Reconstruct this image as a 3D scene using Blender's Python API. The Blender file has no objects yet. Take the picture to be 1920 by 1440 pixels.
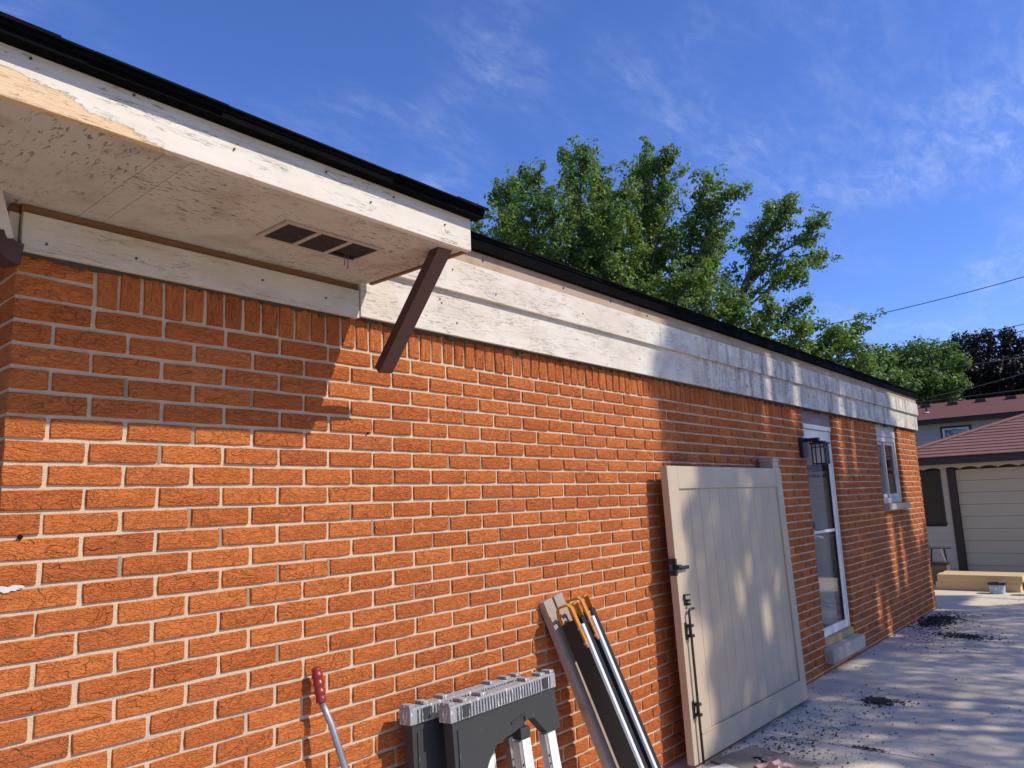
import bpy, bmesh, math, random
import numpy as np
from mathutils import Vector, Matrix
random.seed(7); rng = np.random.default_rng(7)
R = math.radians
sc = bpy.context.scene
C = sc.collection

# ------------------------------------------------------------------ camera, sky, sun, exposure
F_PX, YAW, PITCH, ROLL = 1394.18, 0.866348, 0.160541, -0.039035
CAM = Vector((-0.61062, -2.26969, 1.47510))
fw = Vector((math.sin(YAW)*math.cos(PITCH), math.cos(YAW)*math.cos(PITCH), math.sin(PITCH)))
rt = Vector((math.cos(YAW), -math.sin(YAW), 0)); up = rt.cross(fw)
cr, sr = math.cos(ROLL), math.sin(ROLL)
rt, up = rt*cr + up*sr, up*cr - rt*sr
cd = bpy.data.cameras.new('camera'); cam = bpy.data.objects.new('camera', cd); C.objects.link(cam)
cd.sensor_width = 36; cd.lens = F_PX/1920*36; cd.clip_start = .05; cd.clip_end = 3000
M = Matrix((rt, up, -fw)).transposed().to_4x4(); M.translation = CAM
cam.matrix_world = M
sc.camera = cam
def at(x, y, d):
    """point seen in direction (x, y) of the 1920x1440 photograph at depth d metres"""
    return CAM + (fw + rt*((x-960)/F_PX) + up*((720-y)/F_PX))*d

SUN_TRAVEL = Vector((-.40, 1.0, -1.0)).normalized()
sd = bpy.data.lights.new('sun', 'SUN'); so = bpy.data.objects.new('sun', sd); C.objects.link(so)
sd.energy = 4.0; sd.angle = R(.55); sd.color = (1, .92, .79)
so.rotation_euler = SUN_TRAVEL.to_track_quat('-Z', 'Y').to_euler()
so.location = (8, -20, 20)
w = bpy.data.worlds.new('World'); sc.world = w; w.use_nodes = True
nt = w.node_tree; nt.nodes.clear()
def wn(t, **k):
    n = nt.nodes.new(t)
    for a, b in k.items(): setattr(n, a, b)
    return n
out = wn('ShaderNodeOutputWorld'); bg = wn('ShaderNodeBackground'); bg.inputs[1].default_value = .125
sky = wn('ShaderNodeTexSky', sky_type='NISHITA'); sky.sun_disc = False
sky.sun_elevation = math.asin(-SUN_TRAVEL.z); sky.sun_rotation = math.atan2(-SUN_TRAVEL.x, -SUN_TRAVEL.y)
sky.altitude = 900; sky.air_density = 1.0; sky.dust_density = .05; sky.ozone_density = 4.5
hs = wn('ShaderNodeHueSaturation'); hs.inputs['Saturation'].default_value = 1.05; hs.inputs['Value'].default_value = 1.0
tn = wn('ShaderNodeMix', data_type='RGBA', blend_type='MULTIPLY'); tn.inputs[0].default_value = 1.; tn.inputs[7].default_value = (.94, .98, 1.38, 1)
nt.links.new(sky.outputs[0], tn.inputs[6]); nt.links.new(tn.outputs[2], hs.inputs['Color'])
# thin rippled cirrus on a high flat layer (direction divided by its height)
tc = wn('ShaderNodeTexCoord'); sx = wn('ShaderNodeSeparateXYZ'); nt.links.new(tc.outputs['Generated'], sx.inputs[0])
def wm(op, a, b=None, clamp=False):
    n = wn('ShaderNodeMath', operation=op, use_clamp=clamp)
    for i, v in enumerate((a, b)):
        if v is None: continue
        if isinstance(v, (int, float)): n.inputs[i].default_value = v
        else: nt.links.new(v, n.inputs[i])
    return n.outputs[0]
zz = wm('ADD', wm('MAXIMUM', sx.outputs[2], .0), .12)
cx = wm('DIVIDE', sx.outputs[0], zz); cy = wm('DIVIDE', sx.outputs[1], zz)
cv = wn('ShaderNodeCombineXYZ'); nt.links.new(cx, cv.inputs[0]); nt.links.new(cy, cv.inputs[1])
def wnoise(scale, detail, rough, rot, sc3, dist=0, off=(0, 0, 0)):
    mp = wn('ShaderNodeMapping'); mp.inputs['Location'].default_value = off; mp.inputs['Rotation'].default_value = (0, 0, R(rot)); mp.inputs['Scale'].default_value = sc3
    nt.links.new(cv.outputs[0], mp.inputs[0])
    n = wn('ShaderNodeTexNoise'); nt.links.new(mp.outputs[0], n.inputs['Vector'])
    n.inputs['Scale'].default_value = scale; n.inputs['Detail'].default_value = detail
    n.inputs['Roughness'].default_value = rough; n.inputs['Distortion'].default_value = dist
    return n.outputs[0]
def wramp(v, a, b):
    n = wn('ShaderNodeMapRange', interpolation_type='SMOOTHSTEP'); n.inputs[1].default_value = a; n.inputs[2].default_value = b
    nt.links.new(v, n.inputs[0]); return n.outputs[0]
patch = wramp(wnoise(1.3, 4, .55, 20, (1, 1, 1), .3, (-3, 2, 0)), .40, .66)
rip = wramp(wnoise(5.2, 6, .64, 62, (1, 2.8, 1), .9), .40, .72)
fine = wramp(wnoise(17, 5, .62, 48, (1, 2.0, 1), .6), .38, .72)
msk = wm('MULTIPLY', patch, wm('ADD', wm('MULTIPLY', rip, .62), wm('MULTIPLY', fine, .38)))
msk = wm('ADD', msk, wm('MULTIPLY', patch, .10))
msk = wm('MULTIPLY', msk, .36, True)
mix = wn('ShaderNodeMix', data_type='RGBA'); nt.links.new(msk, mix.inputs[0])
nt.links.new(hs.outputs[0], mix.inputs[6]); mix.inputs[7].default_value = (4.8, 5.4, 7.2, 1)
nt.links.new(mix.outputs[2], bg.inputs[0]); nt.links.new(bg.outputs[0], out.inputs[0])
vs = sc.view_settings; vs.view_transform = 'Standard'; vs.look = 'None'; vs.exposure = 0.28; vs.gamma = 1; vs.use_curve_mapping = False
sc.cycles.max_bounces = 8; sc.cycles.transparent_max_bounces = 8

# ------------------------------------------------------------------ helpers
class MB:
    def __init__(s): s.v = []; s.f = []; s.a = []
    def add(s, vs, fs, val=0.):
        n = len(s.v); s.v += [tuple(x) for x in vs]; s.f += [tuple(i+n for i in f) for f in fs]; s.a += [val]*len(fs); return s
    def box(s, a, b, bev=0., val=0.):
        (x0, y0, z0), (x1, y1, z1) = a, b
        if bev <= 0:
            v = [(x0,y0,z0),(x1,y0,z0),(x1,y1,z0),(x0,y1,z0),(x0,y0,z1),(x1,y0,z1),(x1,y1,z1),(x0,y1,z1)]
            return s.add(v, [(0,3,2,1),(4,5,6,7),(0,1,5,4),(1,2,6,5),(2,3,7,6),(3,0,4,7)], val)
        bm = bmesh.new(); bmesh.ops.create_cube(bm, size=1)
        for q in bm.verts: q.co = Vector(((x0+x1)/2+q.co.x*(x1-x0), (y0+y1)/2+q.co.y*(y1-y0), (z0+z1)/2+q.co.z*(z1-z0)))
        bmesh.ops.bevel(bm, geom=bm.edges[:], offset=bev, segments=2, affect='EDGES', profile=.6)
        s.addbm(bm, val); bm.free(); return s
    def addbm(s, bm, val=0.):
        bm.verts.index_update()
        return s.add([q.co for q in bm.verts], [[q.index for q in f.verts] for f in bm.faces], val)
    def prism(s, poly, y0, y1):
        """poly of (x, z), extruded in y"""
        n = len(poly)
        v = [(x, y0, z) for x, z in poly] + [(x, y1, z) for x, z in poly]
        f = [tuple(range(n)), tuple(range(2*n-1, n-1, -1))] + [((i+1) % n, i, i+n, (i+1) % n + n) for i in range(n)]
        return s.add(v, f)
    def tube(s, pts, rad, seg=8, cap=True):
        pts = [Vector(q) for q in pts]; n = len(pts)
        if not hasattr(rad, '__len__'): rad = [rad]*n
        v = []; f = []; u = None
        for i, q in enumerate(pts):
            t = (pts[min(i+1, n-1)] - pts[max(i-1, 0)]).normalized()
            if u is None: u = t.orthogonal().normalized()
            u = (u - t*u.dot(t)).normalized(); w_ = t.cross(u)
            for k in range(seg):
                a = 2*math.pi*k/seg; v.append(q + (u*math.cos(a) + w_*math.sin(a))*rad[i])
        for i in range(n-1):
            for k in range(seg):
                k2 = (k+1) % seg; f.append((i*seg+k, i*seg+k2, (i+1)*seg+k2, (i+1)*seg+k))
        if cap: f.append(tuple(range(seg-1, -1, -1))); f.append(tuple((n-1)*seg+k for k in range(seg)))
        return s.add(v, f)
    def bar(s, pts, wd, th, side):
        """flat bar: width wd along vector side, thickness th"""
        pts = [Vector(q) for q in pts]; side = Vector(side).normalized(); n = len(pts); v = []; f = []
        for i, q in enumerate(pts):
            t = (pts[min(i+1, n-1)] - pts[max(i-1, 0)]).normalized()
            nn = t.cross(side).normalized()
            for a, b in ((-1,-1),(1,-1),(1,1),(-1,1)): v.append(q + side*a*wd/2 + nn*b*th/2)
        for i in range(n-1):
            for k in range(4):
                k2 = (k+1) % 4; f.append((i*4+k, i*4+k2, (i+1)*4+k2, (i+1)*4+k))
        f += [(3,2,1,0), tuple((n-1)*4+k for k in range(4))]
        return s.add(v, f)
    def mesh(s, name, m, smooth=False, attr=None):
        me = bpy.data.meshes.new(name); me.from_pydata(s.v, [], s.f)
        if m: me.materials.append(m)
        if smooth: me.polygons.foreach_set('use_smooth', [True]*len(me.polygons))
        if attr:
            at_ = me.attributes.new(attr, 'FLOAT', 'FACE'); at_.data.foreach_set('value', s.a)
        me.update(); return me
    def build(s, name, m, parent=None, smooth=False, attr=None, fix=True):
        me = s.mesh(name, m, smooth, attr)
        if fix:
            bm = bmesh.new(); bm.from_mesh(me); bmesh.ops.recalc_face_normals(bm, faces=bm.faces[:]); bm.to_mesh(me); bm.free()
        return link(name, me, parent)
def link(name, me, parent=None):
    o = bpy.data.objects.new(name, me); C.objects.link(o)
    if parent: o.parent = parent
    return o
def empty(name, loc=(0,0,0), rot=(0,0,0)):
    o = bpy.data.objects.new(name, None); C.objects.link(o); o.location = loc; o.rotation_euler = rot
    o.empty_display_size = .1; return o
def tag(o, label=None, cat=None, group=None, kind=None):
    for k, v in (('label', label), ('category', cat), ('group', group), ('kind', kind)):
        if v: o[k] = v
    return o
def copy_tree(o, parent=None):
    c = o.copy(); C.objects.link(c); c.parent = parent
    for ch in list(o.children): copy_tree(ch, c)
    return c
def fan_fix(me):
    bm = bmesh.new(); bm.from_mesh(me); bmesh.ops.recalc_face_normals(bm, faces=bm.faces[:]); bm.to_mesh(me); bm.free()

# ------------------------------------------------------------------ materials
class Mat:
    def __init__(s, name, col=(.5,.5,.5), rough=.7, metal=0., spec=.5):
        s.m = bpy.data.materials.new(name); s.m.use_nodes = True; s.t = s.m.node_tree
        s.b = s.t.nodes['Principled BSDF']; s.out = s.t.nodes['Material Output']
        s.b.inputs['Base Color'].default_value = (*col, 1); s.b.inputs['Roughness'].default_value = rough
        s.b.inputs['Metallic'].default_value = metal; s.b.inputs['Specular IOR Level'].default_value = spec
    def n(s, t, **k):
        q = s.t.nodes.new(t)
        for a, b in k.items(): setattr(q, a, b)
        return q
    def L(s, a, b): s.t.links.new(a, b)
    def put(s, sock, v):
        if isinstance(v, (int, float)): sock.default_value = v
        elif isinstance(v, (tuple, list)): sock.default_value = tuple(v) if len(v) != 3 or sock.type == 'VECTOR' else (*v, 1)
        else: s.L(v, sock)
    def math(s, op, a, b=None, c=None, clamp=False):
        q = s.n('ShaderNodeMath', operation=op, use_clamp=clamp)
        for i, v in enumerate((a, b, c)):
            if v is not None: s.put(q.inputs[i], v)
        return q.outputs[0]
    def pos(s): return s.n('ShaderNodeNewGeometry').outputs['Position']
    def obj(s): return s.n('ShaderNodeTexCoord').outputs['Object']
    def xyz(s, v):
        q = s.n('ShaderNodeSeparateXYZ'); s.L(v, q.inputs[0]); return q.outputs
    def comb(s, x, y, z):
        q = s.n('ShaderNodeCombineXYZ')
        for i, v in enumerate((x, y, z)): s.put(q.inputs[i], v)
        return q.outputs[0]
    def map(s, v, scale=(1,1,1), rot=(0,0,0), loc=(0,0,0)):
        q = s.n('ShaderNodeMapping'); s.L(v, q.inputs[0]); q.inputs['Scale'].default_value = scale
        q.inputs['Rotation'].default_value = rot; q.inputs['Location'].default_value = loc; return q.outputs[0]
    def noise(s, v, scale, detail=3, rough=.55, dist=0.):
        q = s.n('ShaderNodeTexNoise'); s.L(v, q.inputs['Vector']); q.inputs['Scale'].default_value = scale
        q.inputs['Detail'].default_value = detail; q.inputs['Roughness'].default_value = rough; q.inputs['Distortion'].default_value = dist
        return q.outputs[0]
    def voro(s, v, scale, feature='F1', rnd=1.):
        q = s.n('ShaderNodeTexVoronoi', feature=feature); s.L(v, q.inputs['Vector']); q.inputs['Scale'].default_value = scale
        q.inputs['Randomness'].default_value = rnd; return q.outputs[0]
    def ramp(s, v, a, b, lo=0., hi=1., smooth=True):
        q = s.n('ShaderNodeMapRange', interpolation_type='SMOOTHSTEP' if smooth else 'LINEAR'); s.L(v, q.inputs[0])
        for i, x in ((1, a), (2, b), (3, lo), (4, hi)): q.inputs[i].default_value = x
        return q.outputs[0]
    def mix(s, f, a, b, mode='MIX'):
        q = s.n('ShaderNodeMix', data_type='RGBA', blend_type=mode); s.put(q.inputs[0], f); s.put(q.inputs[6], a); s.put(q.inputs[7], b)
        return q.outputs[2]
    def col(s, v): s.put(s.b.inputs['Base Color'], v); return s
    def rough(s, v): s.put(s.b.inputs['Roughness'], v); return s
    def bump(s, h, dist=.002, strength=1., prev=None):
        q = s.n('ShaderNodeBump'); q.inputs['Distance'].default_value = dist; q.inputs['Strength'].default_value = strength
        s.L(h, q.inputs['Height'])
        if prev is not None: s.L(prev, q.inputs['Normal'])
        s.L(q.outputs[0], s.b.inputs['Normal']); return q.outputs[0]

def brick_material():
    m = Mat('brick', rough=.85, spec=.25)
    oi = m.n('ShaderNodeObjectInfo').outputs['Random']
    a = m.n('ShaderNodeAttribute', attribute_name='brnd').outputs['Fac']
    vert = m.n('ShaderNodeAttribute', attribute_name='upright').outputs['Fac']
    r = m.math('FRACT', m.math('ADD', oi, a))
    P = m.xyz(m.pos())
    xs = m.math('ADD', P[0], P[1])
    off = m.math('MULTIPLY', r, 37.)
    hor = m.comb(m.math('ADD', m.math('MULTIPLY', xs, .72), off), m.math('MULTIPLY', P[2], 1.4), off)
    ver = m.comb(m.math('ADD', m.math('MULTIPLY', P[2], .5), off), m.math('MULTIPLY', xs, 1.9), off)
    q = m.n('ShaderNodeMix', data_type='VECTOR'); m.L(vert, q.inputs[0]); m.L(hor, q.inputs[4]); m.L(ver, q.inputs[5])
    v = q.outputs[1]
    n1 = m.noise(v, 15, 1.6, .5, .7)
    groove = m.ramp(m.math('PINGPONG', m.math('MULTIPLY', n1, 6.0), .5), .0, .11)
    deep = m.ramp(m.noise(v, 7, 2), .36, .60)
    groove = m.math('MAXIMUM', groove, m.math('MULTIPLY', deep, .85))
    n2 = m.noise(v, 34, 2, .55, 1.0)
    g2 = m.ramp(m.math('PINGPONG', m.math('MULTIPLY', n2, 5.5), .5), 0, .22)
    n3 = m.noise(m.pos(), 420, 3, .65)
    st = m.noise(m.map(v, (1, 2.2, 1)), 62, 4, .62, .8)
    n4 = m.noise(v, 22, 3, .6)
    h = m.math('ADD', m.math('MULTIPLY', groove, 1.35), m.math('MULTIPLY', g2, .5))
    h = m.math('ADD', h, m.math('ADD', m.math('MULTIPLY', n3, .38), m.math('ADD', m.math('MULTIPLY', n4, .7), m.math('MULTIPLY', st, .85))))
    m.bump(h, .0078, 1.)
    c = m.mix(m.ramp(r, 0, 1), (.49,.125,.028), (.60,.172,.040))
    r2 = m.math('FRACT', m.math('MULTIPLY', r, 7.31))
    c = m.mix(m.math('MULTIPLY', m.ramp(r2, .88, .98), .25), c, (.30,.085,.038))
    c = m.mix(m.ramp(m.noise(m.pos(), 26, 4, .65), .52, .78, 0, .30), c, (.33,.075,.020))
    c = m.mix(m.ramp(n3, .55, .8, 0, .35), c, (.74,.28,.085))
    # mortar smears and bleached dust near random bricks
    c = m.mix(m.ramp(m.noise(m.pos(), 7, 5, .7), .66, .80, 0, .35), c, (.55,.38,.26))
    m.col(c); return m.m
def mortar_material():
    m = Mat('mortar', rough=.95, spec=.15); p = m.pos()
    n = m.noise(p, 300, 3, .7); n2 = m.noise(p, 9, 3, .6)
    c = m.mix(n2, (.52,.40,.265), (.66,.52,.36))
    c = m.mix(m.ramp(n, .62, .74, 0, .8), c, (.26,.22,.18))
    c = m.mix(m.ramp(m.noise(p, 3.1, 2), .62, .68, 0, .55), c, (.40,.37,.32))
    m.col(c); m.bump(m.math('ADD', n, m.noise(p, 60, 3)), .004, .8); return m.m
def paint_material(name, base=(.64,.585,.49), bare_left=False, cracks=.6, dirt=.35, grime=False):
    """old oil paint on a board whose grain runs along x: hairline checks, flaked spots, grime"""
    m = Mat(name, rough=.6, spec=.35); p = m.pos(); P = m.xyz(p)
    g = m.map(p, (2.0, 10, 30))
    n = m.noise(g, 2.6, 5, .6, .5)
    line = m.ramp(m.math('PINGPONG', m.math('MULTIPLY', n, 6.), .5), .012, .05, 1, 0)
    where = m.ramp(m.noise(m.map(p, (3.0, 6, 9)), 1.6, 4, .6), .44, .60)
    crack = m.math('MULTIPLY', m.math('MULTIPLY', line, where), cracks)
    wood = m.mix(m.noise(m.map(p, (1.2, 30, 60)), 4, 4, .6, .3), (.52,.33,.17), (.72,.52,.31))
    c = m.mix(m.ramp(m.noise(m.map(p, (.6, 1, 1.5)), 5, 5, .68), .36, .70, 0, dirt), base, (.45,.36,.25))
    c = m.mix(m.ramp(m.noise(m.map(p, (1, 1, 2)), 2.3, 5, .7), .55, .75, 0, dirt*1.3), c, (.36,.29,.21))
    fl = m.ramp(m.noise(m.map(p, (5, 12, 22)), 3, 5, .62, .3), .675, .71)
    if bare_left:
        e = m.math('ADD', m.math('MULTIPLY', P[0], -.19), 2.366)
        e = m.math('ADD', e, m.math('MULTIPLY', m.math('SUBTRACT', m.noise(m.map(p, (7, 1, 14)), 2.4, 5, .6), .5), .060))
        e = m.math('ADD', e, m.math('MULTIPLY', m.math('SUBTRACT', m.noise(m.map(p, (5, 1, 60)), 3, 6, .7, .6), .5), .050))
        bare = m.math('MULTIPLY', m.ramp(m.math('SUBTRACT', e, P[2]), 0, .003), m.ramp(m.noise(m.map(p, (4, 1, 70)), 4, 5, .7), .28, .40, .45, 1))
        fl = m.math('MAXIMUM', fl, bare)
    if grime:
        gx = m.ramp(P[0], 3.2, 4.6)
        st = m.ramp(m.noise(m.map(p, (9, 9, 1.6)), 1.4, 5, .68), .42, .70)
        c = m.mix(m.math('MULTIPLY', m.math('MULTIPLY', gx, st), .85), c, (.17,.155,.13))
        c = m.mix(m.math('MULTIPLY', gx, m.ramp(m.noise(m.map(p, (1, 1, .7)), 38, 5, .7), .57, .66, 0, .85)), c, (.05,.045,.04))
    c = m.mix(fl, c, wood)
    c = m.mix(crack, c, (.045,.038,.03))
    c = m.mix(m.ramp(m.noise(p, 55, 3, .7), .70, .76, 0, .75), c, (.10,.085,.065))
    m.col(c)
    h = m.math('SUBTRACT', m.math('MULTIPLY', n, .5), m.math('ADD', crack, m.math('MULTIPLY', fl, .8)))
    m.bump(h, .0016, .8); return m.m
def soffit_material(swap=False):
    m = Mat('soffit_paint_cross' if swap else 'soffit_paint', rough=.75, spec=.25); p = m.pos()
    g = m.map(p, (20, 6, 1) if swap else (7, 24, 1))
    n = m.noise(g, 5, 6, .62, .5)
    fleck = m.ramp(n, .575, .625); wh = m.ramp(m.noise(p, 3.2, 4, .6), .36, .62)
    fleck = m.math('MULTIPLY', fleck, m.math('ADD', m.math('MULTIPLY', wh, .8), .2))
    c = m.mix(m.noise(p, 2.4, 4, .6), (.43,.40,.345), (.53,.495,.435))
    c = m.mix(m.ramp(m.noise(p, 6, 4, .6), .45, .75, 0, .6), c, (.29,.235,.175))
    c = m.mix(m.math('MULTIPLY', fleck, .85), c, (.10,.075,.055))
    m.col(c); m.bump(m.math('SUBTRACT', m.math('MULTIPLY', n, .7), m.math('MULTIPLY', fleck, .5)), .003, .7); return m.m
def wood_material(name, a, b, ax=(1.2, 30, 40), rough=.75, stain=None, vec='obj'):
    m = Mat(name, rough=rough, spec=.3); p = m.obj() if vec == 'obj' else m.pos()
    n = m.noise(m.map(p, ax), 3, 5, .6, .6)
    c = m.mix(n, a, b)
    if stain: c = m.mix(m.ramp(m.noise(p, 6, 4, .6), .5, .7, 0, .7), c, stain)
    m.col(c); m.bump(n, .0015, .6); return m.m
def concrete_material(name='concrete', a=(.57,.48,.355), b=(.67,.575,.44), fine=1.):
    m = Mat(name, rough=.9, spec=.25); p = m.pos()
    n = m.noise(p, 1.3, 6, .62); n2 = m.noise(p, 170, 3, .7); n3 = m.noise(m.map(p, (1.3, 7, 1), (0, 0, .25)), 3, 4, .6)
    c = m.mix(m.ramp(n, .3, .72), a, b)
    c = m.mix(m.ramp(n3, .55, .8, 0, .35), c, (.27,.25,.215))
    c = m.mix(m.ramp(n2, .62, .75, 0, .45*fine), c, (.20,.195,.19))
    sp = m.noise(p, 46, 4, .7); c = m.mix(m.ramp(sp, .60, .72, 0, .40*fine), c, (.24,.215,.18)); c = m.mix(m.ramp(sp, .30, .40, .30*fine, 0), c, (.70,.65,.56))
    br = m.noise(m.map(p, (6, 260, 1)), 1, 2, .5)
    m.col(c); m.bump(m.math('ADD', m.math('ADD', n2, m.math('MULTIPLY', br, .7)), m.math('MULTIPLY', sp, 1.2)), .003, .7); return m.m
def flat_noise(name, a, b, rough=.6, metal=0., scale=20, bump=.0006, spec=.5):
    m = Mat(name, rough=rough, metal=metal, spec=spec); p = m.obj(); n = m.noise(p, scale, 4, .6)
    m.col(m.mix(n, a, b)); m.rough(m.ramp(n, .2, .8, max(.05, rough-.12), min(1, rough+.12)))
    if bump: m.bump(m.noise(p, scale*8, 3, .6), bump, .6)
    return m.m
def worn(name, base, under, amount=.55, scale=(10, 10, 10), rough=.5, metal=0.):
    m = Mat(name, rough=rough, metal=metal); p = m.obj()
    f = m.ramp(m.noise(m.map(p, scale), 3, 6, .68, .5), amount, amount+.03)
    m.col(m.mix(f, base, under)); m.bump(f, .0008, .6); return m.m
def leaf_material(name, a, b, trans=.3):
    m = Mat(name, rough=.5, spec=.4)
    at_ = m.n('ShaderNodeAttribute', attribute_name='tint').outputs['Fac']
    c = m.mix(at_, a, b); m.col(c)
    tr = m.n('ShaderNodeBsdfTranslucent'); m.L(m.mix(.5, c, (b[0]*1.5, b[1]*1.3, b[2]*.7)), tr.inputs[0])
    ms = m.n('ShaderNodeMixShader'); ms.inputs[0].default_value = trans
    m.L(m.b.outputs[0], ms.inputs[1]); m.L(tr.outputs[0], ms.inputs[2]); m.L(ms.outputs[0], m.out.inputs[0]); return m.m
def bark_material(name='bark', a=(.09,.075,.06), b=(.19,.165,.14)):
    m = Mat(name, rough=.9, spec=.2); p = m.pos(); n = m.noise(m.map(p, (9, 9, 2)), 2.5, 5, .65, .5)
    m.col(m.mix(n, a, b)); m.bump(n, .02, .7); return m.m
def shingle_material(name, a, b, scale=1.):
    m = Mat(name, rough=.95, spec=.05); p = m.pos()
    r = m.n('ShaderNodeObjectInfo').outputs['Random']
    blk = m.noise(m.map(p, (4*scale, 4*scale, 14*scale)), 1.5, 2, .5); g = m.noise(p, 260*scale, 2, .7)
    c = m.mix(m.math('ADD', m.math('MULTIPLY', blk, .75), m.math('MULTIPLY', r, .25)), a, b)
    c = m.mix(m.ramp(g, .5, .75, 0, .35), c, tuple(min(1, x*1.8) for x in b))
    m.col(c); m.bump(g, .002, .5); return m.m
def glass_material(name='window_glass'):
    m = Mat(name, (.9,.95,.95), .02)
    tr = m.n('ShaderNodeBsdfTransparent'); tr.inputs[0].default_value = (.985,.99,.99,1)
    gl = m.n('ShaderNodeBsdfGlossy'); gl.inputs['Roughness'].default_value = .015
    fr = m.n('ShaderNodeFresnel'); fr.inputs[0].default_value = 1.38
    ms = m.n('ShaderNodeMixShader'); m.L(m.math('MULTIPLY', fr.outputs[0], .8, clamp=True), ms.inputs[0]); m.L(tr.outputs[0], ms.inputs[1]); m.L(gl.outputs[0], ms.inputs[2])
    m.L(ms.outputs[0], m.out.inputs[0]); return m.m

BRICK = brick_material(); MORTAR = mortar_material()
PAINT_A = paint_material('peeling_fascia_paint', bare_left=True, cracks=.8)
PAINT_B = paint_material('old_white_paint', cracks=.8, dirt=.45, grime=True)
PAINT_C = paint_material('grimy_white_paint', base=(.60,.545,.455), cracks=.45, dirt=.6)
SOFFIT = soffit_material(); SOFFIT2 = soffit_material(True)
RAWWOOD = wood_material('bare_weathered_wood', (.42,.29,.17), (.62,.47,.31), (1.2, 30, 40), vec='pos', stain=(.30,.20,.12))
DARKWOOD = wood_material('dark_raw_wood', (.16,.075,.03), (.30,.15,.065), (1.2, 30, 40), vec='pos')
PALEWOOD = wood_material('sun_bleached_board', (.30,.215,.14), (.45,.34,.24), (1.4, 25, 30), vec='pos', stain=(.24,.16,.10))
BLACKTRIM = flat_noise('black_drip_metal', (.0018,.0016,.002), (.003,.0028,.0035), .75, scale=6, spec=.03)
BROWN = flat_noise('brown_aluminium', (.060,.026,.021), (.085,.038,.030), .42, scale=9)
ROOFING = shingle_material('charcoal_shingle', (.0035,.0032,.0032), (.009,.008,.0075))
VENTM = flat_noise('painted_vent_metal', (.34,.29,.24), (.44,.38,.32), .6, scale=30)
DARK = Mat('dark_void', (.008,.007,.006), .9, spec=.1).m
RUST = flat_noise('rusty_wire', (.05,.035,.028), (.11,.075,.06), .8, scale=60)
VINYL = Mat('tan_vinyl'); _n = VINYL.noise(VINYL.obj(), 3.5, 4, .6); VINYL.col(VINYL.mix(_n, (.435,.345,.235), (.475,.38,.262))); VINYL.rough(VINYL.ramp(_n, .3, .7, .32, .46)); VINYL = VINYL.m
BLACKHW = flat_noise('black_hardware', (.008,.008,.009), (.018,.018,.019), .42, scale=30)
WHITEDOOR = flat_noise('white_door_enamel', (.72,.68,.60), (.80,.76,.68), .38, scale=8, bump=.0002)
BLIND = flat_noise('white_blind_slat', (.70,.72,.74), (.80,.81,.82), .5, scale=20)
GASKET = Mat('black_gasket', (.012,.012,.013), .6).m
GLASS = glass_material()
HEADER = flat_noise('mauve_brown_panel', (.20,.125,.115), (.26,.17,.155), .65, scale=12)
TANPANEL = flat_noise('taupe_panel', (.44,.37,.33), (.53,.46,.41), .6, scale=14)
BEIGEFRAME = flat_noise('beige_window_frame', (.50,.44,.38), (.60,.54,.47), .5, scale=14)
SILLSTONE = concrete_material('cast_stone', (.40,.335,.25), (.51,.44,.34), .9)
CONC = concrete_material()
BRASSWOOD = wood_material('yellow_threshold_wood', (.36,.24,.10), (.50,.36,.17), (2, 20, 30), vec='pos')
CAULK = flat_noise('crumbling_caulk', (.030,.022,.016), (.085,.062,.045), .95, scale=60, bump=.003)
CURTAIN = Mat('curtain', (.62,.58,.52), .9).m

# ------------------------------------------------------------------ the setting: ground and patio
g = Mat('yard_soil', rough=1., spec=.1); _p = g.pos(); g.col(g.mix(g.ramp(g.noise(_p, .6, 5, .65), .35, .65), (.055,.075,.022), (.10,.082,.055))); g.bump(g.noise(_p, 25, 4), .03, .7)
tag(MB().add([(-900,-900,-.09),(1500,-900,-.09),(1500,900,-.09),(-900,900,-.09)], [(0,1,2,3)]).build('ground', g.m), kind='structure')
patio = empty('patio'); tag(patio, 'grey broom finished concrete patio in wide slabs', None, None, 'structure')
tag(MB().box((-6.0,-9.0,-.085), (14.25, 2.5, -.03)).build('slab_bed', flat_noise('joint_dirt', (.05,.045,.04), (.09,.08,.07), .95, scale=8), patio))
jx = [-5.9, -2.4, 1.0, 4.16, 6.42, 9.72, 12.9, 14.2]; jy = [-8.9, -5.2, -1.62, .0]
for i in range(len(jx)-1):
    for j in range(len(jy)-1):
        x0, x1 = jx[i]+.005, jx[i+1]-.005; y0, y1 = jy[j]+.005, jy[j+1]-.005
        if j == 2: y1 = .012 if jx[i] < 9.7 else 2.4
        dz = random.uniform(-.0015, .0015)
        MB().box((x0, y0, -.05), (x1, y1, dz), bev=.006).build('slab', CONC, patio)

# ------------------------------------------------------------------ the brick house
BX, CH, J0 = .2032, .0645, 2.085
GAP = .0112; BL, BH, BD = BX-GAP, CH-GAP, .095
FAR = 10.0; DX0, DX1, DZ0 = 5.955, 6.775, .205; WX0, WX1, WZ0 = 8.22, 9.11, 1.325
house = empty('brick_house'); tag(house, 'single storey orange brick house with white peeling fascia boards', 'house')
# mortar core with openings left for door and window
mb = MB(); e = .005; t0, t1 = .0078, .30
for x0, x1, z0, z1 in ((e, DX0-e, -.08, 2.62), (DX0-e, DX1+e, -.08, DZ0-.09), (DX1+e, WX0-e, -.08, 2.62), (WX0-e, WX1+e, -.08, WZ0-.07), (WX1+e, FAR-e, -.08, 2.62)):
    mb.box((x0, t0, z0), (x1, t1, z1))
mb.box((e, t1, -.08), (.30, 4.2, 2.62)); mb.box((FAR-.3, t1, -.08), (FAR-e, 6.2, 2.62))
wall = mb.build('brick_wall', MORTAR, house)

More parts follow.
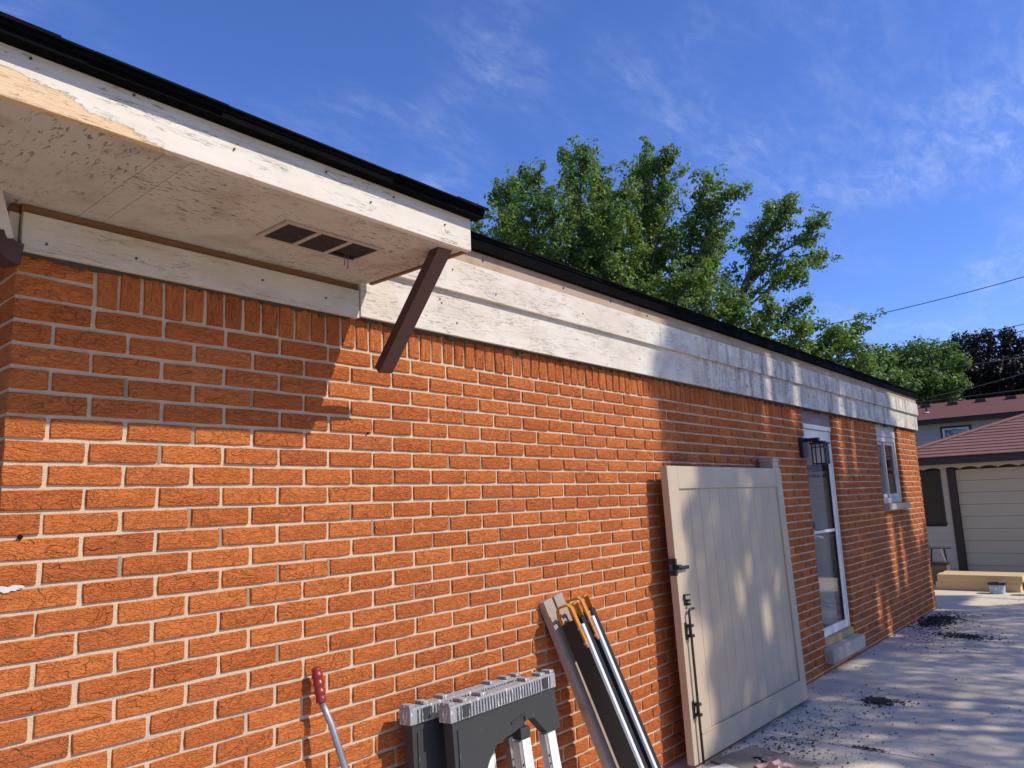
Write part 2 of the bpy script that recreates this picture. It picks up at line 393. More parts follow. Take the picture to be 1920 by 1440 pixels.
def brick_mesh(L, H, D, seed, upright=0.):
    """one brick: uneven rock face of 4 x 2 patches, rounded ragged edge, sides to depth D. origin at face centre."""
    r = random.Random(seed); nx, nz = (5, 3) if L > H else (3, 5)
    if L < .12 and L > H: nx = 4
    v = []; f = []
    for k in range(nz):
        for i in range(nx):
            x = (i/(nx-1)-.5)*(L-.004); z = (k/(nz-1)-.5)*(H-.004)
            bd = i in (0, nx-1) or k in (0, nz-1)
            x += r.uniform(-.0015, .0013) if i in (0, nx-1) else r.uniform(-.006, .006)
            z += r.uniform(-.0011, .0011) if k in (0, nz-1) else r.uniform(-.003, .003)
            if i in (0, nx-1) and k in (0, nz-1): x *= 1-.0012/(L/2)*r.uniform(.2, 1.6); z *= 1-.0008/(H/2)*r.uniform(.2, 1.6)
            v.append((x, r.uniform(-.0008, .0016) if bd else r.uniform(-.0030, -.0002), z))
    for k in range(nz-1):
        for i in range(nx-1): a = k*nx+i; f.append((a, a+1, a+nx+1, a+nx))
    ring = [i for i in range(nx)] + [k*nx+nx-1 for k in range(1, nz)] + [(nz-1)*nx+i for i in range(nx-2, -1, -1)] + [k*nx for k in range(nz-2, 0, -1)]
    n = len(ring); b1 = len(v)
    for i in ring:
        x, y, z = v[i]; v.append((x*(L/(L-.004)), .0045, z*(H/(H-.004))))
    b2 = len(v)
    for i in ring: x, y, z = v[b1+ring.index(i)]; v.append((x, D, z))
    for i in range(n):
        j = (i+1) % n; f.append((ring[j], ring[i], b1+i, b1+j)); f.append((b1+j, b1+i, b2+i, b2+j))
    return v, f
VAR = {}
def variants(kind, L, H, n):
    VAR[kind] = [brick_mesh(L, H, BD, hash((kind, i)) & 0xffff, 1. if kind == 'soldier' else 0.) for i in range(n)]
random.seed(3)
for i_, (kd, L_, H_, n_) in enumerate((('full', BL, BH, 12), ('half', BL/2-GAP/4, BH, 6), ('soldier', .0570, BL, 8))):
    VAR[kd] = [brick_mesh(L_, H_, BD, 100*i_+q) for q in range(n_)]
MESH = {}
def mesh_of(kd, k):
    if (kd, k) not in MESH:
        v, f = VAR[kd][k]; me = bpy.data.meshes.new('brick'); me.from_pydata(v, [], f); me.materials.append(BRICK)
        for nm, val in (('brnd', 0.), ('upright', 1. if kd == 'soldier' else 0.)):
            a = me.attributes.new(nm, 'FLOAT', 'FACE'); a.data.foreach_set('value', [val]*len(f))
        fan_fix(me); MESH[(kd, k)] = me
    return MESH[(kd, k)]
JOINTS = []
class Bricks:
    """list of (kind, variant, x, z, face offset y, length override) on the front wall"""
    def __init__(s): s.items = []
B = Bricks()
def put_brick(x0, x1, zc, kd='full'):
    L = x1 - x0
    if L < .02: return
    B.items.append((kd, random.randrange(len(VAR[kd])), (x0+x1)/2 + random.uniform(-.0009, .0009), zc + random.uniform(-.0008, .0008), random.uniform(-.0016, .0018), L))
def row_spans(zc, soldier=False):
    sp = [[0., FAR]]
    def cut(a, b):
        o = []
        for s_, e_ in sp:
            if b <= s_ or a >= e_: o.append([s_, e_]); continue
            if s_ < a: o.append([s_, a])
            if e_ > b: o.append([b, e_])
        return o
    if zc > DZ0-.10: sp = cut(DX0, DX1)
    if zc > WZ0-.07: sp = cut(WX0, WX1)
    return sp
for k in range(-2, 34):
    zc = J0 - (k-.5)*CH
    odd = k % 2
    for s_, e_ in row_spans(zc):
        if k <= 0:
            put_brick(s_ + (0 if s_ == 0 else .0), s_+BX-GAP/2, zc); put_brick(e_-BX+GAP/2, e_, zc); continue
        x = 0.0 if odd else -BX/2
        drift = random.uniform(-.004, .004) if k > 0 else 0
        while x < e_ - .01:
            a, b = x + GAP/2, x + BX - GAP/2
            if s_ > 0 or x > 0: a += drift; b += drift
            a2 = max(a, s_ + (0 if s_ > 0 else .0)); b2 = min(b, e_)
            if x <= 0 and s_ == 0: a2 = 0.0
            if a < s_ < b: a2 = s_
            if k > 1 and .25 < a2 < 2.2 and a2 > s_+.05: JOINTS.append((a2-GAP/2, zc))
            if b2 - a2 > .02: put_brick(a2, b2, zc, 'full' if b2-a2 > .12 else 'half')
            x += BX
zc = J0 + GAP/2 + BL/2
for s_, e_ in row_spans(2.2):
    a, b = s_ + BX, e_ - BX
    n = round((b-a)/.0665); st = (b-a)/n
    for i in range(n):
        B.items.append(('soldier', random.randrange(8), a+(i+.5)*st+random.uniform(-.0015, .0015), zc+random.uniform(-.002, .002), random.uniform(-.002, .002), .0570))
# the 300 that show largest become bricks of their own, the rest one mesh
def shown(it):
    kd, k, x, z, y, L = it; P = Vector((x, 0, z)) - CAM
    d = P.dot(fw)
    px, py = 960+F_PX*P.dot(rt)/d, 720-F_PX*P.dot(up)/d
    if not (-20 < px < 1920 and 0 < py < 1450): return 0
    H = BL if kd == 'soldier' else BH
    if z > 2.22 and kd != 'soldier': return 0
    return L*H*abs(P.normalized().y)/P.length**2
order = sorted(range(len(B.items)), key=lambda i: -shown(B.items[i]))
own = set(order[:300])
NOM = {'full': BL, 'half': BL/2-GAP/4, 'soldier': .0570}
rest = [[], [], [], []]
for i, it in enumerate(B.items):
    kd, k, x, z, y, L = it; sx_ = L/NOM[kd]
    if i in own:
        o = link('brick', mesh_of(kd, k), wall); o.location = (x, y, z); o.scale = (sx_ if abs(sx_-1) > .004 else 1, 1, 1)
    else:
        v, f = VAR[kd][k]; n = len(rest[0]); rr = random.random()
        rest[0] += [(a*sx_+x, b+y, c+z) for a, b, c in v]; rest[1] += [tuple(q+n for q in g_) for g_ in f]
        rest[2] += [rr]*len(f); rest[3] += [1. if kd == 'soldier' else 0.]*len(f)
# return wall round the near corner (faces left) and far end: bricks turned through 90 degrees
for k in range(-2, 34):
    zc = J0 - (k-.5)*CH; yv = (.095+GAP) if k % 2 else 0.0
    first = True
    while yv < 3.0:
        L = BL
        vv = random.choice(VAR['full']); n = len(rest[0]); rr = random.random(); oy = random.uniform(-.0016, .0016)
        s_ = L/BL; c0 = yv + L/2
        rest[0] += [(b*(.35 if first and k % 2 == 0 else 1)+oy if b < .02 else b, c0 - a*s_, c+zc) for a, b, c in vv[0]]
        rest[1] += [tuple(q+n for q in g_) for g_ in vv[1]]; rest[2] += [rr]*len(vv[1]); rest[3] += [0.]*len(vv[1])
        yv += BX; first = False
me = bpy.data.meshes.new('small_bricks'); me.from_pydata(rest[0], [], rest[1]); me.materials.append(BRICK)
for nm, val in (('brnd', rest[2]), ('upright', rest[3])):
    a = me.attributes.new(nm, 'FLOAT', 'FACE'); a.data.foreach_set('value', val)
fan_fix(me)
tag(link('far_bricks', me, wall), 'smaller looking bricks of the far wall and the return', None, None, 'stuff')
# some head joints repointed in a darker mortar
DARKMORTAR = flat_noise('grey_repointing', (.24,.18,.115), (.36,.28,.185), .95, scale=40, bump=.004)
rj = random.Random(12)
for x, z in rj.sample([q for q in JOINTS if 1.0 < q[1] < 1.9], 30):
    hw = GAP/2*rj.uniform(.8, 1.25); z0, z1 = z-BH/2-.003, z+BH/2+.003
    MB().add([(x-hw, .0066, z0), (x+hw, .0060, z0+.002), (x+hw*.9, .0068, z1), (x-hw*1.05, .0058, z1-.001), (x-hw, .0095, z0), (x+hw, .0095, z0), (x+hw, .0095, z1), (x-hw, .0095, z1)],
        [(0,1,2,3),(0,4,5,1),(1,5,6,2),(2,6,7,3),(3,7,4,0)]).build('repointed_joint', DARKMORTAR, wall)
# marks on the wall: white caulk smear, anchor holes
def blob(name, m, parent, c, sx_, sz_, th, seed, n=26):
    r = random.Random(seed); mb = MB(); pts = []
    for i in range(n):
        a = 2*math.pi*i/n; q = 1+r.uniform(-.35, .35); pts.append((c[0]+math.cos(a)*sx_*q, c[2]+math.sin(a)*sz_*q))
    mb.prism(pts, c[1]-th, c[1]+.006); return mb.build(name, m, parent)
WHITESMEAR = flat_noise('white_smear', (.42,.40,.36), (.78,.76,.71), .8, scale=90, bump=.003)
o = blob('caulk_smear', WHITESMEAR, wall, (.028, .003, J0-12*CH), .036, .0075, .006, 5)
for x, z, rr in ((1.195, J0-5*CH+.004, .0045), (.052, J0-10*CH, .0055), (.052+1.18, J0-5*CH-.02, .002)):
    MB().tube([(x, -.0035, z), (x, .004, z)], rr, 10).build('anchor_hole', DARK, wall)

# fascia and frieze boards of the flush eave
def board(name, a, b, m, parent=house, bev=.002, jag=0., seed=0):
    return MB().box(a, b, bev).build(name, m, parent)
Xb = 1.137
for x0, x1 in ((Xb, 4.55), (4.5535, FAR+.035)): lb = board('frieze_board', (x0, -.036, 2.212), (x1, .02, 2.415), PAINT_B)
for x0, x1 in ((Xb+.02, 3.43), (3.4335, 7.42), (7.4235, FAR+.045)): board('fascia_board', (x0, -.058, 2.404), (x1, .0, 2.552), PAINT_B)
board('raw_edge_board', (Xb+.02, -.047, 2.553), (FAR+.04, .0, 2.640), PALEWOOD)
board('end_board', (FAR+.001, .021, 2.212), (FAR+.034, 5.5, 2.42), PAINT_B); board('end_board', (FAR+.003, .001, 2.421), (FAR+.044, 5.5, 2.64), PAINT_B)
MB().prism([(Xb-.0, 2.622), (FAR+.06, 2.622), (FAR+.06, 2.676), (Xb, 2.676)], -.076, -.048).build('drip_edge', BLACKTRIM, house)
# ragged caulk where the boards meet the brick
def caulk(x0, x1, z, y0, depth, seed):
    r = random.Random(seed); mb = MB(); x = x0; pts = []; v = []; f = []
    while x < x1:
        d = depth*r.uniform(.15, 1.)*(1 if r.random() > .12 else 1.9); pts.append((x, d)); x += r.uniform(.006, .03)
    for x, d in pts: v += [(x, y0, z), (x, y0+.003, z-d), (x, .004, z-d*r.uniform(.5, 1.2)), (x, .004, z)]
    for i in range(len(pts)-1):
        for k in range(4): k2 = (k+1) % 4; f.append((i*4+k, i*4+k2, (i+1)*4+k2, (i+1)*4+k))
    return mb.add(v, f).build('crumbling_caulk', CAULK, house)
caulk(Xb, 9.95, 2.2135, -.022, .019, 3); caulk(.01, Xb-.003, 2.2065, -.016, .014, 4)

# overhanging eave: soffit, fascia, ends
OX1, OY, SZ = 1.157, -.57, 2.342
for x0, x1, m in ((-1.6, .138, SOFFIT2), (.1395, .205, SOFFIT), (.2065, OX1, SOFFIT)):
    MB().box((x0, OY+.002, SZ), (x1, -.002, SZ+.012)).build('soffit_panel', m, house)
MB().box((-1.6, -.001, SZ+.001), (-.0005, 3.0, SZ+.013)).build('soffit_panel', SOFFIT2, house)
board('overhang_fascia', (-1.6, OY-.022, SZ-.004), (OX1+.018, OY, 2.466), PAINT_A)
board('overhang_end_board', (OX1+.001, OY+.001, SZ-.006), (OX1+.0175, -.0595, 2.476), DARKWOOD)
board('wall_frieze_board', (.0, -.030, 2.205), (Xb-.0025, .018, 2.314), PAINT_C)
board('return_frieze_board', (-.028, -.012, 2.205), (-.003, 2.6, 2.314), PAINT_C)
board('raw_nailer', (-.0, -.017, 2.3145), (Xb, .02, 2.3415), DARKWOOD); board('return_nailer', (-.02, .0, 2.3145), (.0, 2.6, 2.3415), DARKWOOD)
MB().prism([(-1.6, 2.452), (OX1+.045, 2.452), (OX1+.045, 2.472), (-1.6, 2.472)], -.630, -.588).build('overhang_drip_edge', BLACKTRIM, house)
MB().box((OX1+.019, -.585, 2.458), (OX1+.045, -.092, 2.4775)).build('rake_trim', BLACKTRIM, house)
board('blocking', (-1.6, -.566, 2.4665), (OX1, -.545, 2.493), DARKWOOD); board('blocking', (Xb+.021, -.0465, 2.6405), (FAR+.039, -.02, 2.686), DARKWOOD)
# roof deck and shingle edges
rz = lambda y: 2.688+.380*(y+.09)
mb = MB(); v = []
for x0, x1, y0 in ((-1.6, OX1+.05, -.632), (OX1+.05, FAR+.07, -.084)):
    v = [(x0, y0, rz(y0)-.012), (x1, y0, rz(y0)-.012), (x1, 4.5, rz(4.5)-.012), (x0, 4.5, rz(4.5)-.012), (x0, y0, rz(y0)), (x1, y0, rz(y0)), (x1, 4.5, rz(4.5)), (x0, 4.5, rz(4.5))]
    mb.add(v, [(0,3,2,1),(4,5,6,7),(0,1,5,4),(1,2,6,5),(2,3,7,6),(3,0,4,7)])
roof = mb.build('roof', ROOFING, house)
def tab(x0, x1, y0, y1, zo, th):
    z0, z1 = rz(y0)+zo, rz(y1)+zo
    return MB().add([(x0,y0,z0),(x1,y0,z0),(x1,y1,z1),(x0,y1,z1),(x0,y0,z0+th),(x1,y0,z0+th),(x1,y1,z1+th),(x0,y1,z1+th)],
        [(0,3,2,1),(4,5,6,7),(0,1,5,4),(1,2,6,5),(2,3,7,6),(3,0,4,7)]).build('shingle', ROOFING, roof)
for x_lo, x_hi, y0 in ((-1.6, OX1+.055, -.646), (OX1+.06, FAR+.075, -.091)):
    x = x_lo
    while x < x_hi-.02:
        wd = random.uniform(.16, .34); x2 = min(x+wd, x_hi)
        tab(x+.001, x2-.001, y0+random.uniform(-.006, .004), y0+.16, .001, .005)
        if random.random() < .5: tab(x+.01, min(x+wd*random.uniform(.5, .9), x_hi), y0+random.uniform(.0, .01), y0+.2, .0065, .0045)
        x = x2
# soffit vent with three louvred bays
VX0, VX1, VY0, VY1 = .575, .950, -.405, -.232
vent = empty('soffit_vent', ((VX0+VX1)/2, (VY0+VY1)/2, SZ)); vent.parent = house
def loc(mb, o): # shift vertices into the local frame of an unrotated empty
    mb.v = [(a-o.location.x, b-o.location.y, c-o.location.z) for a, b, c in mb.v]; return mb
fr = .016; mb = MB()
mb.box((VX0, VY0, SZ-.006), (VX1, VY0+fr, SZ-.0005)); mb.box((VX0, VY1-fr, SZ-.006), (VX1, VY1, SZ-.0005))
bays = 3; bw = (VX1-VX0-fr)/bays
for i in range(bays+1): mb.box((VX0+i*bw, VY0+fr, SZ-.0065), (VX0+i*bw+fr, VY1-fr, SZ-.0005))
loc(mb, vent).build('vent_frame', VENTM, vent)
loc(MB().box((VX0+.004, VY0+.004, SZ-.0012), (VX1-.004, VY1-.004, SZ-.0006)), vent).build('vent_dark_sheet', DARK, vent)  # black sheet stands in for the unlit recess behind the slats
SLAT = flat_noise('dull_vent_slat', (.005,.0045,.004), (.012,.010,.009), .7, scale=40)
for i in range(bays):
    for j in range(11):
        y = VY0+fr+.006+j*(VY1-VY0-2*fr-.012)/10
        if i == 2 and j > 6 and random.random() < .35: continue
        mb = MB().add([(VX0+i*bw+fr, y, SZ-.0015), (VX0+(i+1)*bw, y, SZ-.0015), (VX0+(i+1)*bw, y+.0055, SZ-.0055), (VX0+i*bw+fr, y+.0055, SZ-.0055),
                       (VX0+i*bw+fr, y+.0008, SZ-.0014), (VX0+(i+1)*bw, y+.0008, SZ-.0014), (VX0+(i+1)*bw, y+.0063, SZ-.0054), (VX0+i*bw+fr, y+.0063, SZ-.0054)],
                      [(0,1,2,3),(7,6,5,4),(0,4,5,1),(1,5,6,2),(2,6,7,3),(3,7,4,0)])
        loc(mb, vent).build('slat', SLAT, vent)
for dx, dl in ((0, .05), (.012, .058)):
    loc(MB().tube([(.868+dx, -.30, SZ-.004), (.869+dx, -.295, SZ-.02), (.868+dx*1.2, -.292, SZ-dl)], .0016, 6), vent).build('loose_wire', RUST, vent)
# bent nails and nail heads in the boards
NAIL = flat_noise('nail_head', (.02,.018,.016), (.06,.05,.045), .6, scale=80)
for x, z in ((.05, 2.445), (.083, 2.452), (.30, 2.40), (.58, 2.43), (.66, 2.452), (.83, 2.43), (-.16, 2.44), (1.05, 2.40), (.74, 2.387)):
    MB().tube([(x, OY-.0265, z), (x, OY-.021, z)], .0028, 8).build('nail_head', NAIL, house)
for x, z, y in [(1.62, 2.50, -.0595), (1.56, 2.36, -.0375), (1.57, 2.345, -.0375), (1.66, 2.27, -.0375), (1.90, 2.44, -.0595), (2.6, 2.47, -.0595), (3.05, 2.44, -.0595), (1.47, 2.41, -.0595),
                (3.2, 2.30, -.0375), (3.9, 2.52, -.0595), (4.9, 2.45, -.0595), (5.6, 2.33, -.0375), (1.83, 2.592, -.0485), (2.45, 2.585, -.0485), (2.9, 2.595, -.0485), (3.3, 2.58, -.0485), (.3, 2.25, -.0315), (.72, 2.27, -.0315), (.98, 2.255, -.0315), (.06, 2.235, -.0315)]:
    MB().tube([(x, y-.002, z), (x, y+.003, z)], .0035 if y != -.0485 else .006, 8).build('nail_head', NAIL, house)
# cut-off downspout leaning from the overhang to the wall
def rect_tube(path, wx, th, m, name, parent):
    return MB().bar(path, wx, th, (1, 0, 0)).build(name, m, parent)
ds = empty('downspout', (1.10, -.52, 2.34)); ds.parent = house; tag(ds, 'cut off brown downspout leg slanting from the eave to the wall')
def chan(p0, p1, wx, dep, th, parent, m):
    """open-ended square metal pipe"""
    p0, p1 = Vector(p0), Vector(p1); t = (p1-p0).normalized(); s_ = Vector((1, 0, 0)); s_ = (s_ - t*s_.dot(t)).normalized(); n = t.cross(s_)
    v = []
    for q in (p0, p1):
        for k in (1, (1-2*th/dep)):
            kx = 1 if k == 1 else 1-2*th/wx
            for a, b in ((-1,-1),(1,-1),(1,1),(-1,1)): v.append(q + s_*a*wx/2*kx + n*b*dep/2*k)
    f = []
    for k in range(4):
        k2 = (k+1) % 4
        f += [(k, k2, 8+k2, 8+k), (4+k, 12+k, 12+k2, 4+k2), (k, 4+k, 4+k2, k2), (8+k, 8+k2, 12+k2, 12+k)]
    return MB().add(v, f)
loc(chan((1.098, -.532, 2.352), (1.150, -.150, 1.985), .060, .036, .0025, None, None), ds).build('pipe', BROWN, ds)
ds2 = empty('downspout', (-.1, -.1, 2.2)); ds2.parent = house; tag(ds2, 'pale pipe and brown elbow at the near corner')
loc(chan((-.088, -.050, 2.345), (-.052, -.050, 2.212), .046, .05, .003, None, None), ds2).build('pipe', PAINT_C, ds2)
loc(MB().bar([(-.075, -.050, 2.232), (-.066, -.050, 2.205), (-.045, -.044, 2.186), (-.014, -.030, 2.182)], .062, .060, (.35, -1, 0)), ds2).build('elbow', BROWN, ds2)

# ---- storm door in its opening
door = empty('storm_door', (DX0, .05, DZ0)); door.parent = house; tag(door, 'white storm door with tall glass and blinds behind')
def D(mb, name, m, **k): return loc(mb, door).build(name, m, door, **k)
D(MB().box((DX0+.002, .030, 2.088), (DX1-.002, .09, 2.262)), 'header_panel', HEADER)
D(MB().box((DX0+.004, .026, 2.044), (DX1-.004, .10, 2.0865), .004), 'head_jamb', WHITEDOOR)
D(MB().box((DX0+.004, .038, DZ0+.045), (DX0+.034, .13, 2.043), .003), 'jamb', WHITEDOOR); D(MB().box((DX1-.034, .038, DZ0+.045), (DX1-.004, .13, 2.043), .003), 'jamb', WHITEDOOR)
sx0, sx1, sz0, sz1 = DX0+.036, DX1-.036, DZ0+.05, 2.040
for n_, a, b in (('stile', (sx0, .046, sz0), (sx0+.07, .076, sz1)), ('stile', (sx1-.07, .046, sz0), (sx1, .076, sz1)), ('bottom_rail', (sx0+.0705, .047, sz0), (sx1-.0705, .075, sz0+.07)), ('top_rail', (sx0+.0705, .047, sz1-.10), (sx1-.0705, .075, sz1))):
    D(MB().box(a, b, .003), n_, WHITEDOOR)
for x in (sx0+.071, sx1-.079): D(MB().box((x, .050, sz0+.07), (x+.008, .068, sz1-.1)), 'gasket', GASKET)
D(MB().box((sx0+.0795, .057, sz0+.0705), (sx1-.0795, .061, sz1-.1005)), 'glass_pane', GLASS)
D(MB().box((sx0+.0795, .050, 1.118), (sx1-.0795, .070, 1.142), .002), 'middle_bar', WHITEDOOR)
D(MB().tube([(sx0+.10, .045, 1.10), (sx0+.10, .012, 1.10), (sx0+.2, .012, 1.085)], .008, 8), 'door_handle', WHITEDOOR)
D(MB().box((sx0+.01, .018, 1.165), (sx0+.07, .0455, 1.225), .004), 'lock_keypad', BLACKHW); D(MB().box((sx0+.018, .026, 1.075), (sx0+.058, .0455, 1.163), .004), 'lock_plate', flat_noise('satin_steel', (.42,.42,.42), (.55,.55,.54), .35, .8))  # the black box is the keypad of the door lock
D(MB().box((DX0+.035, .100, DZ0+.05), (DX1-.13, .14, 2.04), .003), 'inner_door', WHITEDOOR)
D(MB().box((DX1-.1295, .105, DZ0+.05), (DX1-.036, .14, 2.04)), 'side_jamb', flat_noise('grey_jamb', (.40,.40,.39), (.48,.48,.47), .5))
D(MB().box((DX1-.128, .094, DZ0+.07), (DX1-.118, .1045, 2.03)), 'gasket', GASKET)
D(MB().box((sx0+.08, .088, 1.14), (sx1-.24, .0995, 1.95)), 'blind_backing', flat_noise('blue_grey_backing', (.40,.43,.46), (.5,.52,.55), .6))  # plain blue-grey sheet behind the slats
for i in range(46):
    z = 1.15+i*.0173; D(MB().add([(sx0+.085, .078, z), (sx1-.245, .078, z), (sx1-.245, .087, z+.013), (sx0+.085, .087, z+.013)], [(0,1,2,3)]), 'blind_slat', BLIND, fix=False)
for z0, z1 in ((.32, .62), (.70, 1.05)): D(MB().box((sx0+.12, .090, z0), (sx1-.20, .0997, z1), .008), 'door_panel', WHITEDOOR)
D(MB().box((DX0+.002, .012, DZ0-.010), (DX1-.002, .12, DZ0+.044), .003), 'threshold', BRASSWOOD)
mb = MB(); 
bm = bmesh.new(); bmesh.ops.create_cube(bm, size=1)
for q in bm.verts: q.co = Vector((6.345+q.co.x*.875, -.012+q.co.y*.135, .135+q.co.z*.115))
bmesh.ops.bevel(bm, geom=bm.edges[:], offset=.022, segments=3, affect='EDGES', profile=.6); mb.addbm(bm); bm.free()
o = mb.build('door_step', SILLSTONE, house, smooth=False); tag(o, 'worn cast stone door step')
# ---- window
win = empty('window', (WX0, .05, WZ0)); win.parent = house
def Wn(mb, name, m, **k): return loc(mb, win).build(name, m, win, **k)
Wn(MB().box((WX0+.002, .028, 2.075), (WX1-.002, .09, 2.262)), 'header_panel', TANPANEL)
for a, b in (((WX0+.003, .034, WZ0+.002), (WX0+.055, .11, 2.073)), ((WX1-.055, .034, WZ0+.002), (WX1-.003, .11, 2.073)), ((WX0+.0555, .034, WZ0+.002), (WX1-.0555, .11, WZ0+.06)), ((WX0+.0555, .034, 2.02), (WX1-.0555, .11, 2.073))):
    Wn(MB().box(a, b, .004), 'frame', BEIGEFRAME)
mx = (WX0+WX1)/2
for x0, x1, y in ((WX0+.056, mx+.015, .066), (mx-.015, WX1-.056, .048)):
    for a, b in (((x0, y, WZ0+.061), (x0+.035, y+.016, 2.019)), ((x1-.035, y, WZ0+.061), (x1, y+.016, 2.019)), ((x0+.0355, y, WZ0+.061), (x1-.0355, y+.016, WZ0+.105)), ((x0+.0355, y, 1.985), (x1-.0355, y+.016, 2.019))):
        Wn(MB().box(a, b, .002), 'sash', BEIGEFRAME)
    Wn(MB().box((x0+.0355, y+.006, WZ0+.1055), (x1-.0355, y+.009, 1.9845)), 'pane', GLASS)
mb = MB(); nC = 60
v = []
for i in range(nC+1):
    x = WX0+.06+(WX1-WX0-.12)*i/nC; y = .16+.018*math.sin(i*1.1)+.008*math.sin(i*2.7)
    v += [(x, y, WZ0+.06), (x, y, 2.02)]
mb.add(v, [(2*i, 2*i+2, 2*i+3, 2*i+1) for i in range(nC)]); Wn(mb, 'curtain', CURTAIN, smooth=True)
o = MB().box((WX0-.025, -.055, WZ0-.066), (WX1-.03, .05, WZ0-.001), .006).build('window_sill', SILLSTONE, house)
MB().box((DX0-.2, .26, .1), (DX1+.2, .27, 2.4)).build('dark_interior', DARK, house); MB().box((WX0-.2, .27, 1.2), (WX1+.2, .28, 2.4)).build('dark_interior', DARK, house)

# ------------------------------------------------------------------ wall lantern
lan = empty('wall_lantern', (5.865, 0, 1.86)); tag(lan, 'square black metal wall lantern with clear glass beside the storm door', 'lantern')
def Ln(mb, name, m, **k): return loc(mb, lan).build(name, m, lan, **k)
lx0, lx1, ly0, ly1 = 5.812, 5.922, -.205, -.095
Ln(MB().box((5.80, -.032, 1.775), (5.93, -.002, 1.945), .005), 'back_plate', BLACKHW)
Ln(MB().box((5.84, -.15, 1.905), (5.894, -.033, 1.935), .003), 'arm', BLACKHW)
Ln(MB().box((lx0-.012, ly0-.012, 1.880), (lx1+.012, ly1+.012, 1.893), .002).box((lx0+.01, ly0+.01, 1.8935), (lx1-.01, ly1-.01, 1.904), .002), 'cap', BLACKHW)
mb = MB(); bt = .007
for x in (lx0, (lx0+lx1)/2-bt/2-.02, (lx0+lx1)/2-bt/2+.02, lx1-bt):
    for y in (ly0, ly1-bt): mb.box((x, y, 1.718), (x+bt, y+bt, 1.880))
for y in ((ly0+ly1)/2-bt/2-.02, (ly0+ly1)/2-bt/2+.02):
    for x in (lx0, lx1-bt): mb.box((x, y, 1.718), (x+bt, y+bt, 1.880))
for z in (1.711, 1.848):
    mb.box((lx0-.001, ly0-.001, z), (lx1+.001, ly0+bt+.001, z+.0072)); mb.box((lx0-.001, ly1-bt-.001, z), (lx1+.001, ly1+.001, z+.0072))
    mb.box((lx0-.001, ly0+bt+.0012, z), (lx0+bt+.001, ly1-bt-.0012, z+.0072)); mb.box((lx1-bt-.001, ly0+bt+.0012, z), (lx1+.001, ly1-bt-.0012, z+.0072))
Ln(mb, 'cage', BLACKHW)
sg = Mat('seedy_glass', (.72,.72,.70), .35); _t = sg.n('ShaderNodeBsdfTransparent'); _m = sg.n('ShaderNodeMixShader'); _m.inputs[0].default_value = .55
sg.L(sg.b.outputs[0], _m.inputs[1]); sg.L(_t.outputs[0], _m.inputs[2]); sg.L(_m.outputs[0], sg.out.inputs[0]); SEEDY = sg.m
for a, b in (((lx0+.009, ly0+.009, 1.722), (lx1-.009, ly0+.011, 1.878)), ((lx0+.009, ly1-.011, 1.722), (lx1-.009, ly1-.009, 1.878)), ((lx0+.0085, ly0+.012, 1.722), (lx0+.0105, ly1-.012, 1.878)), ((lx1-.0105, ly0+.012, 1.722), (lx1-.0085, ly1-.012, 1.878))):
    Ln(MB().box(a, b), 'glass', SEEDY)
Ln(MB().tube([((lx0+lx1)/2, (ly0+ly1)/2, z) for z in (1.74, 1.755, 1.79, 1.82, 1.845, 1.878)], [.008, .022, .028, .022, .014, .014], 12), 'bulb', flat_noise('frosted_bulb', (.75,.74,.70), (.82,.81,.78), .3, bump=0), smooth=True)

# ------------------------------------------------------------------ tan gate leaning on the wall
GW, GH, GT = 1.675, 1.635, .046
gate = empty('vinyl_gate', (3.283, -.160, .030), (R(-1.5), 0, R(-.9))); tag(gate, 'large tan vinyl gate panel leaning against the brick wall', 'gate')
def Gt(mb, name, m=VINYL, parent=gate, **k): return mb.build(name, m, parent, **k)
SW = .122
Gt(MB().box((0, 0, 0), (SW, GT, GH), .004), 'stile'); Gt(MB().box((GW-SW*.8, 0, 0), (GW, GT, GH), .004), 'stile')
Gt(MB().box((SW+.0005, .0008, GH-.135), (GW-SW*.8-.0005, GT-.001, GH-.0005), .003), 'top_rail'); Gt(MB().box((SW+.0005, .0008, .0005), (GW-SW*.8-.0005, GT-.001, .142), .003), 'bottom_rail')
px0, px1 = SW+.001, GW-SW*.8-.001; nb = 11; bwd = (px1-px0)/nb
for i in range(nb):
    x0, x1 = px0+i*bwd, px0+(i+1)*bwd; y = .0125; q = .0022
    Gt(MB().prism([(0,0)]*0 or [(x0+.0006, .143), (x1-.0006, .143), (x1-.0006, GH-.1355), (x0+.0006, GH-.1355)], y+.003, y+.02).add(
        [(x0+q, y, .1432), (x1-q, y, .1432), (x1-q, y, GH-.1357), (x0+q, y, GH-.1357), (x0+.0006, y+.003, .1432), (x1-.0006, y+.003, .1432), (x1-.0006, y+.003, GH-.1357), (x0+.0006, y+.003, GH-.1357)],
        [(0,1,2,3), (0,3,7,4), (1,5,6,2)]), 'panel_board', fix=True)
Gt(MB().box((SW-.012, -.0045, .139), (px1+.004, -.0002, .147), .0015), 'panel_trim')
